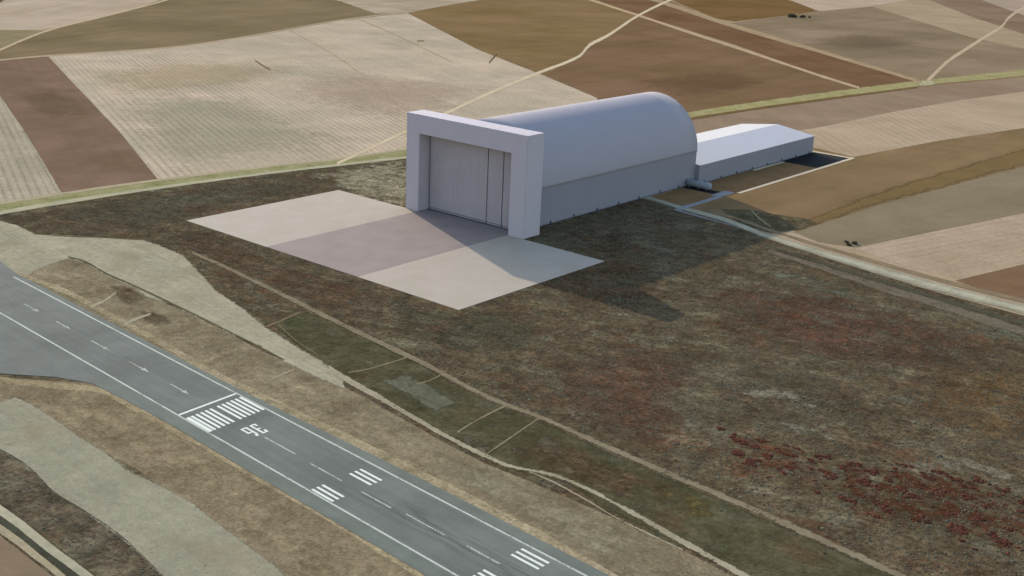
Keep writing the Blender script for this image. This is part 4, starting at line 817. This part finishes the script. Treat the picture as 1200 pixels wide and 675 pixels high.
CX, RAD, ZB, YL = 74.6, 57.95, 36.6, 320.7
N = 72
arc = [(CX + (RAD + 0.35) * math.cos(math.pi * i / N), ZB + (RAD + 0.05) * math.sin(math.pi * i / N)) for i in range(N + 1)]
bm = bmesh.new()
ys = [T_ + 0.01 + (YL - T_) * k / 12 for k in range(13)]
rows = [[bm.verts.new((x, y, z)) for (x, z) in arc] for y in ys]
for k in range(12):
    for i in range(N):
        bm.faces.new((rows[k][i], rows[k + 1][i], rows[k + 1][i + 1], rows[k][i + 1]))
bmesh.ops.recalc_face_normals(bm, faces=bm.faces[:])
if sum(f.normal.z for f in bm.faces) < 0:
    bmesh.ops.reverse_faces(bm, faces=bm.faces[:])
vault = obj('barrel_vault', bm, M_VAULT, hangar, smooth=True)
sm = vault.modifiers.new('thickness', 'SOLIDIFY')
sm.thickness = 0.5
sm.offset = -1
# walls under the vault
XR = CX + RAD - 0.15
XL = CX - RAD + 0.15
obj('side_wall', box_bm(XR - 0.6, XR, T_ + 0.01, YL - 0.05, 0.9, ZB - 0.02), M_WALL, hangar)
obj('side_wall', box_bm(XL, XL + 0.6, T_ + 0.01, YL - 0.05, 0.9, ZB - 0.02), M_WALL, hangar)
endp = [(XL + 0.62, 0.0), (XR - 0.62, 0.0)] + [(CX + (RAD - 0.7) * math.cos(math.pi * i / 48), ZB + (RAD - 0.7) * math.sin(math.pi * i / 48)) for i in range(49)]
obj('end_wall', prism_bm(endp, 'y', YL - 0.8, YL - 0.1), M_WALL, hangar)
obj('plinth', box_bm(XR - 0.7, XR + 0.12, T_ + 0.02, YL - 0.02, 0.0, 0.9), M_PLINTH, hangar)
obj('plinth', box_bm(XL - 0.12, XL + 0.7, T_ + 0.02, YL - 0.02, 0.0, 0.9), M_PLINTH, hangar)
post_bm = box_bm(0, 1.0, -0.6, 0.6, 0, 3.4, bevel=0.12)
post = obj('wall_post', post_bm, M_METAL, hangar)
post.location = (XR + 0.12, 62.0, 0)
for yy in (99, 137.5, 174.5, 211.5, 251.5, 288):
    q = post.copy()
    COL.objects.link(q)
    q.location = (XR + 0.12, yy, 0)

# ------------------------------------------------------------------ annex
annex = thing('annex_building', 'long low grey annex with a pale shallow gabled roof behind the hangar', 'building', (85.2, YL, 0))
AXE, AXW, AYE, AH, ARH = 137.9 - 85.2, 32.6 - 85.2, 599.7 - YL, 21.6, 29.2
obj('wall', box_bm(AXW, AXE, 0.0, AYE, 0.9, AH), M_WALL, annex)
obj('plinth', box_bm(AXW - 0.1, AXE + 0.1, 0.0, AYE + 0.1, 0.0, 0.9), M_PLINTH, annex)
obj('roof', prism_bm([(AXW - 0.3, AH + 0.01), (AXE + 0.3, AH + 0.01), (AXE + 0.3, AH + 0.35), (0, ARH), (AXW - 0.3, AH + 0.35)], 'y', 0.0, AYE + 0.3), M_ROOF, annex)
for yy in (333, 370, 405, 442, 479.5, 516, 553, 588):
    q = bpy.data.objects.new('wall_post', post.data)
    COL.objects.link(q)
    q.parent = annex
    q.location = (AXE + 0.1, yy - YL, 0)

# ------------------------------------------------------------------ tank, pads and path in the yard
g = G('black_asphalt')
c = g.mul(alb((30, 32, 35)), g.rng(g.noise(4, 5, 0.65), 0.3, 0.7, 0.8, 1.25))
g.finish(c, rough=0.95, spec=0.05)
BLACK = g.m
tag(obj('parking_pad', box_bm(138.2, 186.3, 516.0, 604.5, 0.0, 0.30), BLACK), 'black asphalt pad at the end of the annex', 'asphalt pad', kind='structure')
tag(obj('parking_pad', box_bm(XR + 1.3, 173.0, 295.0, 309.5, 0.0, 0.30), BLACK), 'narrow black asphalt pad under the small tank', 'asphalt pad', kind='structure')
PATHM = concrete('path_concrete', (208, 194, 174), (198, 182, 160), 4.0)
GREYM = concrete('grey_concrete', (150, 152, 160), (140, 142, 148), 6.0)
bm = bmesh.new()
add_box(bm, 186.6, 191.4, 320.0, 612.0, 0.0, 0.34)
tag(obj('path', bm, PATHM), 'long white concrete path bordering the yard beside the annex', 'path', kind='structure')
tag(obj('path', box_bm(128, 186.5, 605.0, 611.5, 0.0, 0.34), PATHM), 'short white concrete path behind the black asphalt pad', 'path', kind='structure')
tag(obj('path', box_bm(139.0, 143.2, 440.0, 515.0, 0.0, 0.32), PATHM), 'pale strip along the foot of the annex wall', 'path', kind='structure')
tag(obj('concrete_slab', box_bm(173.6, 185.5, 288.0, 319.0, 0.0, 0.34), GREYM), 'bluish grey concrete slab at the end of the small tank', 'concrete slab', kind='structure')
tag(obj('path', box_bm(180.5, 187.5, 206.5, 287.5, 0.0, 0.32), GREYM), 'grey concrete walkway from the slab down to the perimeter road', 'path', kind='structure')
bm = bmesh.new()
for (x0, y0), (x1, y1), wdt in (((182, 203), (268, 190), 5.0),):
    d = Vector((x1 - x0, y1 - y0)).normalized()
    nn = Vector((-d.y, d.x)) * wdt / 2
    V = [bm.verts.new((a[0] + s * nn.x, a[1] + s * nn.y, 0.30)) for a, s in (((x0, y0), -1), ((x1, y1), -0.2), ((x1, y1), 0.2), ((x0, y0), 1))]
    f = bm.faces.new(V)
    f.normal_update()
    if f.normal.z < 0:
        f.normal_flip()
tag(obj('path', bm, GREYM), 'pale tapering concrete drain strip below the perimeter road', 'path', kind='structure')

tank = thing('storage_tank', 'small grey horizontal cylindrical tank against the foot of the hangar wall', 'tank', (XR + 1.6, 304.0, 0.30))
bm = bmesh.new()
TR, TL, NS = 3.9, 29.5, 28
prof_t = [(0.0, 0.02), (0.0, TR * 0.55), (0.35, TR * 0.85), (1.2, TR), (TL - 1.2, TR), (TL - 0.35, TR * 0.85), (TL, TR * 0.55), (TL, 0.02)]
ring = [[bm.verts.new((x, r * math.cos(2 * math.pi * k / NS), TR + 0.9 + r * math.sin(2 * math.pi * k / NS))) for k in range(NS)] for x, r in prof_t]
for a, b in zip(ring[:-1], ring[1:]):
    for k in range(NS):
        bm.faces.new((a[k], a[(k + 1) % NS], b[(k + 1) % NS], b[k]))
bm.faces.new(ring[0])
bm.faces.new(ring[-1])
bmesh.ops.recalc_face_normals(bm, faces=bm.faces[:])
obj('shell', bm, M_TANK, tank, smooth=True)
for xx in (4.0, TL / 2, TL - 4.5):
    obj('saddle', box_bm(xx - 0.5, xx + 0.5, -TR * 0.8, TR * 0.8, 0.0, 2.6), M_METAL, tank)
obj('pipe', box_bm(TL - 7, TL - 6.2, -0.4, 0.4, TR * 2 + 0.85, TR * 2 + 1.7), M_METAL, tank)

# ------------------------------------------------------------------ shrubs


def shrub_bm(r, h, n, seed):
    rnd = random.Random(seed)
    bm = bmesh.new()
    lobes = [(rnd.uniform(-.55, .55) * r, rnd.uniform(-.55, .55) * r, rnd.uniform(.3, .7) * h, rnd.uniform(.35, .6)) for _ in range(9)]
    for _ in range(n):
        lx, ly, lz, lr = rnd.choice(lobes)
        d = Vector((rnd.gauss(0, 1), rnd.gauss(0, 1), rnd.gauss(0, 1))).normalized() * rnd.uniform(0.55, 1.05) * lr
        c = Vector((lx + d.x * r, ly + d.y * r, max(0.1, lz + d.z * h * 0.7)))
        a = Vector((rnd.gauss(0, 1), rnd.gauss(0, 1), rnd.gauss(0, .6))).normalized()
        b = a.cross(Vector((rnd.gauss(0, 1), rnd.gauss(0, 1), rnd.gauss(0, 1)))).normalized()
        s = rnd.uniform(.12, .26) * r * 0.6
        bm.faces.new([bm.verts.new(c + a * s), bm.verts.new(c + b * s), bm.verts.new(c - a * s), bm.verts.new(c - b * s)])
    return bm


def trunk_bm(h, r):
    bm = bmesh.new()
    for k in range(4):
        a = k * 1.7
        top_ = Vector((math.cos(a) * r * 0.4, math.sin(a) * r * 0.4, h * 0.6))
        w0, w1 = 0.22, 0.08
        lo = [bm.verts.new((w0 * x + .15 * math.cos(a), w0 * y + .15 * math.sin(a), 0)) for x, y in ((-1, -1), (1, -1), (1, 1), (-1, 1))]
        hi_ = [bm.verts.new((top_.x + w1 * x, top_.y + w1 * y, top_.z)) for x, y in ((-1, -1), (1, -1), (1, 1), (-1, 1))]
        for i in range(4):
            bm.faces.new((lo[i], lo[(i + 1) % 4], hi_[(i + 1) % 4], hi_[i]))
    return bm


g = G('dark_leaves')
c = g.mul((0.075, 0.062, 0.042, 1), g.rng(g.noise(0.8, 3), 0.3, 0.7, 0.6, 1.5))
g.finish(c, rough=0.8)
LEAF = g.m
g = G('bark')
g.finish(g.mul((0.07, 0.055, 0.04, 1), g.rng(g.noise(0.4, 3), 0.3, 0.7, 0.7, 1.3)))
BARK = g.m


def shrub(x, y, r, h, label, seed, group):
    t = thing('shrub', label, 'shrub', (x, y, 0.05), 0, group)
    obj('foliage', shrub_bm(r, h, 900, seed), LEAF, t)
    obj('stem', trunk_bm(h, r), BARK, t)
    return t


for k_, (x_, y_, r_, h_, nm_) in enumerate(((360.5, 221.0, 2.6, 2.2, 'dark shrub beside the perimeter road, left one of a small group of three'),
                                            (367.5, 223.5, 3.0, 2.6, 'dark shrub beside the perimeter road, upper right of a small group of three'),
                                            (366.5, 214.0, 2.4, 1.8, 'lowest dark shrub of the three beside the perimeter road'))):
    shrub(x_, y_, r_, h_, nm_, 40 + k_, 'shrubs beside the perimeter road')
for k_, (x_, y_, r_, h_, nm_) in enumerate(((-866.0, 2495.0, 15.0, 9.0, 'large dark tree clump far off in the grey tan field'),
                                            (-842.0, 2512.0, 10.0, 8.0, 'smaller dark tree clump right of the large far one'),
                                            (-828.0, 2530.0, 5.0, 5.0, 'tiny far tree clump at the right end of the distant three'))):
    shrub(x_, y_, r_, h_, nm_, 60 + k_, 'far tree clumps')

# ------------------------------------------------------------------ low bushes of the heath (nobody could count them)
import numpy as np
RNG = np.random.default_rng(5)


def inside(P, poly):
    poly = np.asarray(poly, float)
    r = np.zeros(len(P), bool)
    j = len(poly) - 1
    for i in range(len(poly)):
        a, b = poly[i], poly[j]
        with np.errstate(divide='ignore', invalid='ignore'):
            hit = ((a[1] > P[:, 1]) != (b[1] > P[:, 1])) & (P[:, 0] < (b[0] - a[0]) * (P[:, 1] - a[1]) / (b[1] - a[1]) + a[0])
        r ^= hit
        j = i
    return r


def smooth_field(P, size, seed):
    q = np.random.default_rng(seed)
    v = np.zeros(len(P))
    for k in range(14):
        a = q.uniform(0, 2 * np.pi)
        f = 2 * np.pi / (size * q.uniform(0.5, 1.6))
        v += np.sin((P[:, 0] * np.cos(a) + P[:, 1] * np.sin(a)) * f + q.uniform(0, 7))
    return v / 3.7


def off_tracks(P, margin):
    keep = np.ones(len(P), bool)
    for e in GROUND:
        if e['t'] == 'rib' and e['name'] in ('track', 'path', 'ditch'):
            for p, q in zip(e['pts'][:-1], e['pts'][1:]):
                quad = np.array([p[:2], p[2:], q[2:], q[:2]])
                c_ = quad.mean(0)
                keep &= ~inside(P, c_ + (quad - c_) * margin)
        elif e['name'] in ('gravel_area', 'yard', 'verge') and e['t'] == 'poly':
            keep &= ~inside(P, e['pts'])
    keep &= ~((P[:, 0] > AX0 - 2) & (P[:, 0] < AX1 + 2) & (P[:, 1] > -AL - 2) & (P[:, 1] < 2))
    keep &= ~((P[:, 0] > -3) & (P[:, 0] < 153) & (P[:, 1] > -3) & (P[:, 1] < 27))
    keep &= ~((P[:, 0] > 10) & (P[:, 0] < 138) & (P[:, 1] > 20) & (P[:, 1] < 330))
    d = P - np.array([RO.x, RO.y])
    vv_ = d @ np.array([RV.x, RV.y])
    uu_ = d @ np.array([RU.x, RU.y])
    keep &= (np.abs(vv_) > 40) & ~((uu_ < -50) & (vv_ > -85) & (vv_ < 0))
    return keep


def tufts(name, P, tint, rad, label, category):
    n = len(P)
    K = 6
    ang_ = np.arange(K) * 2 * np.pi / K
    ringr = rad[:, None] * RNG.uniform(0.65, 1.3, (n, K))
    a = ang_[None, :] + RNG.uniform(0, 6.28, (n, 1))
    co_ = np.zeros((n, K * 2 + 1, 3))
    co_[:, :K, 0] = P[:, :1] + ringr * np.cos(a)
    co_[:, :K, 1] = P[:, 1:] + ringr * np.sin(a)
    co_[:, :K, 2] = 0.02
    hgt = rad * RNG.uniform(0.22, 0.6, n)
    co_[:, K:2 * K, 0] = P[:, :1] + ringr * 0.72 * np.cos(a + 0.4)
    co_[:, K:2 * K, 1] = P[:, 1:] + ringr * 0.72 * np.sin(a + 0.4)
    co_[:, K:2 * K, 2] = hgt[:, None] * RNG.uniform(0.55, 0.95, (n, K))
    co_[:, 2 * K, :2] = P + RNG.uniform(-.2, .2, (n, 2)) * rad[:, None]
    co_[:, 2 * K, 2] = hgt
    tri = []
    for i in range(K):
        j = (i + 1) % K
        tri += [(i, j, K + i), (j, K + j, K + i), (K + i, K + j, 2 * K)]
    tri = np.array(tri)
    F = (tri[None] + (np.arange(n) * (2 * K + 1))[:, None, None]).reshape(-1, 3)
    me = bpy.data.meshes.new(name)
    me.vertices.add(n * (2 * K + 1))
    me.vertices.foreach_set('co', co_.reshape(-1))
    me.loops.add(len(F) * 3)
    me.loops.foreach_set('vertex_index', F.reshape(-1).astype(np.int32))
    me.polygons.add(len(F))
    me.polygons.foreach_set('loop_start', np.arange(0, len(F) * 3, 3, dtype=np.int32))
    me.update(calc_edges=True)
    at = me.color_attributes.new('tint', 'FLOAT_COLOR', 'POINT')
    colr = np.ones((n, 2 * K + 1, 4), np.float32)
    colr[:, :, :3] = tint[:, None, :]
    at.data.foreach_set('color', colr.reshape(-1))
    g = G(name + '_leaf')
    g.finish(g.n('ShaderNodeAttribute', attribute_name='tint').outputs['Color'])
    me.materials.append(g.m)
    o = bpy.data.objects.new(name, me)
    COL.objects.link(o)
    return tag(o, label, category, kind='stuff')


heath = [e['pts'] for e in GROUND if e['name'] == 'scrubland' and e['t'] == 'poly']
rust = [e for e in GROUND if e['t'] == 'blob' and 'rust red bushes' in e['label']]
PALETTE = np.array([(0.084, 0.072, 0.044), (0.096, 0.069, 0.044), (0.112, 0.098, 0.064), (0.064, 0.053, 0.033), (0.094, 0.058, 0.037)])
P0 = np.stack([RNG.uniform(-420, 760, 290000), RNG.uniform(-560, 420, 290000)], 1)
P0 = P0[np.any([inside(P0, h) for h in heath], 0)]
P0 = P0[off_tracks(P0, 1.15)]
in_meadow = np.any([inside(P0, e['pts']) for e in GROUND if e['name'] == 'meadow' and e['t'] == 'poly'], 0)
P0 = P0[~in_meadow | (RNG.uniform(0, 1, len(P0)) < 0.15)]
P0 = P0[smooth_field(P0, 26, 3) + RNG.normal(0, 0.7, len(P0)) > -0.25]
s1, s2 = smooth_field(P0, 60, 11), smooth_field(P0, 34, 12)
pick = RNG.choice(5, len(P0), p=(0.30, 0.27, 0.13, 0.20, 0.10))
pick = np.where((s1 > 0.75) & (RNG.uniform(0, 1, len(P0)) < 0.6), 2, pick)
pick = np.where((s2 > 0.8) & (RNG.uniform(0, 1, len(P0)) < 0.5), 4, pick)
pick = np.where((s1 < -0.8) & (RNG.uniform(0, 1, len(P0)) < 0.5), 0, pick)
tint = PALETTE[pick] * RNG.uniform(0.86, 1.16, (len(P0), 1))
tufts('heath_bushes', P0, tint, RNG.uniform(0.3, 0.7, len(P0)) + RNG.exponential(0.11, len(P0)), 'low mottled bushes covering the heath around the hangar', 'bushes')
PR = []
for e in rust:
    q = np.asarray(e['pts'])
    lo_, hi_ = q.min(0), q.max(0)
    t_ = np.stack([RNG.uniform(lo_[0], hi_[0], 24000), RNG.uniform(lo_[1], hi_[1], 24000)], 1)
    t_ = t_[inside(t_, q)]
    PR.append(t_[smooth_field(t_, 17, 21) + 0.5 * smooth_field(t_, 6, 22) > 0.75])
PR = np.concatenate(PR)
PR = PR[off_tracks(PR, 1.15)]
tufts('rust_red_bushes', PR, np.array([(0.072, 0.027, 0.016)]) * RNG.uniform(0.6, 1.4, (len(PR), 1)), RNG.uniform(0.4, 1.1, len(PR)),
      'clumps of dark rust red bushes at the lower right of the heath', 'bushes')


# ------------------------------------------------------------------ light, sky, camera
world = bpy.data.worlds.new('World')
SC.world = world
world.use_nodes = True
nt = world.node_tree
sky = nt.nodes.new('ShaderNodeTexSky')
sky.sky_type = 'NISHITA'
sky.sun_disc = False
ray = Vector((0.852, -0.363, -0.371)).normalized()
sky.sun_elevation = math.asin(-ray.z)
sky.sun_rotation = math.atan2(-ray.x, -ray.y)
sky.air_density = 1.0
sky.dust_density = 0.8
nt.links.new(sky.outputs[0], nt.nodes['Background'].inputs[0])
nt.nodes['Background'].inputs[1].default_value = 0.15
sun = bpy.data.lights.new('sun', 'SUN')
sun.energy = 2.0
sun.angle = math.radians(0.5)
sun.color = (1.0, 0.91, 0.77)
so = bpy.data.objects.new('sun', sun)
COL.objects.link(so)
so.location = (0, 0, 500)
so.rotation_euler = ray.to_track_quat('-Z', 'Y').to_euler()

cam = bpy.data.cameras.new('camera')
cam.sensor_width = 36.0
cam.lens = 36.0 * 1378.7055 / 1200.0
cam.clip_start = 1.0
cam.clip_end = 60000.0
co = bpy.data.objects.new('camera', cam)
COL.objects.link(co)
co.location = (793.72, -799.89, 289.157)
co.rotation_mode = 'XYZ'
co.rotation_euler = (1.25442127, -0.042067047, 0.69928992)
SC.camera = co
SC.view_settings.view_transform = 'Standard'
SC.view_settings.look = 'None'
SC.view_settings.exposure = 1.43
SC.view_settings.gamma = 1.0
SC.view_settings.use_curve_mapping = False
SC.cycles.transparent_max_bounces = 24
SC.cycles.max_bounces = 6
SC.render.resolution_x, SC.render.resolution_y = 1024, 576
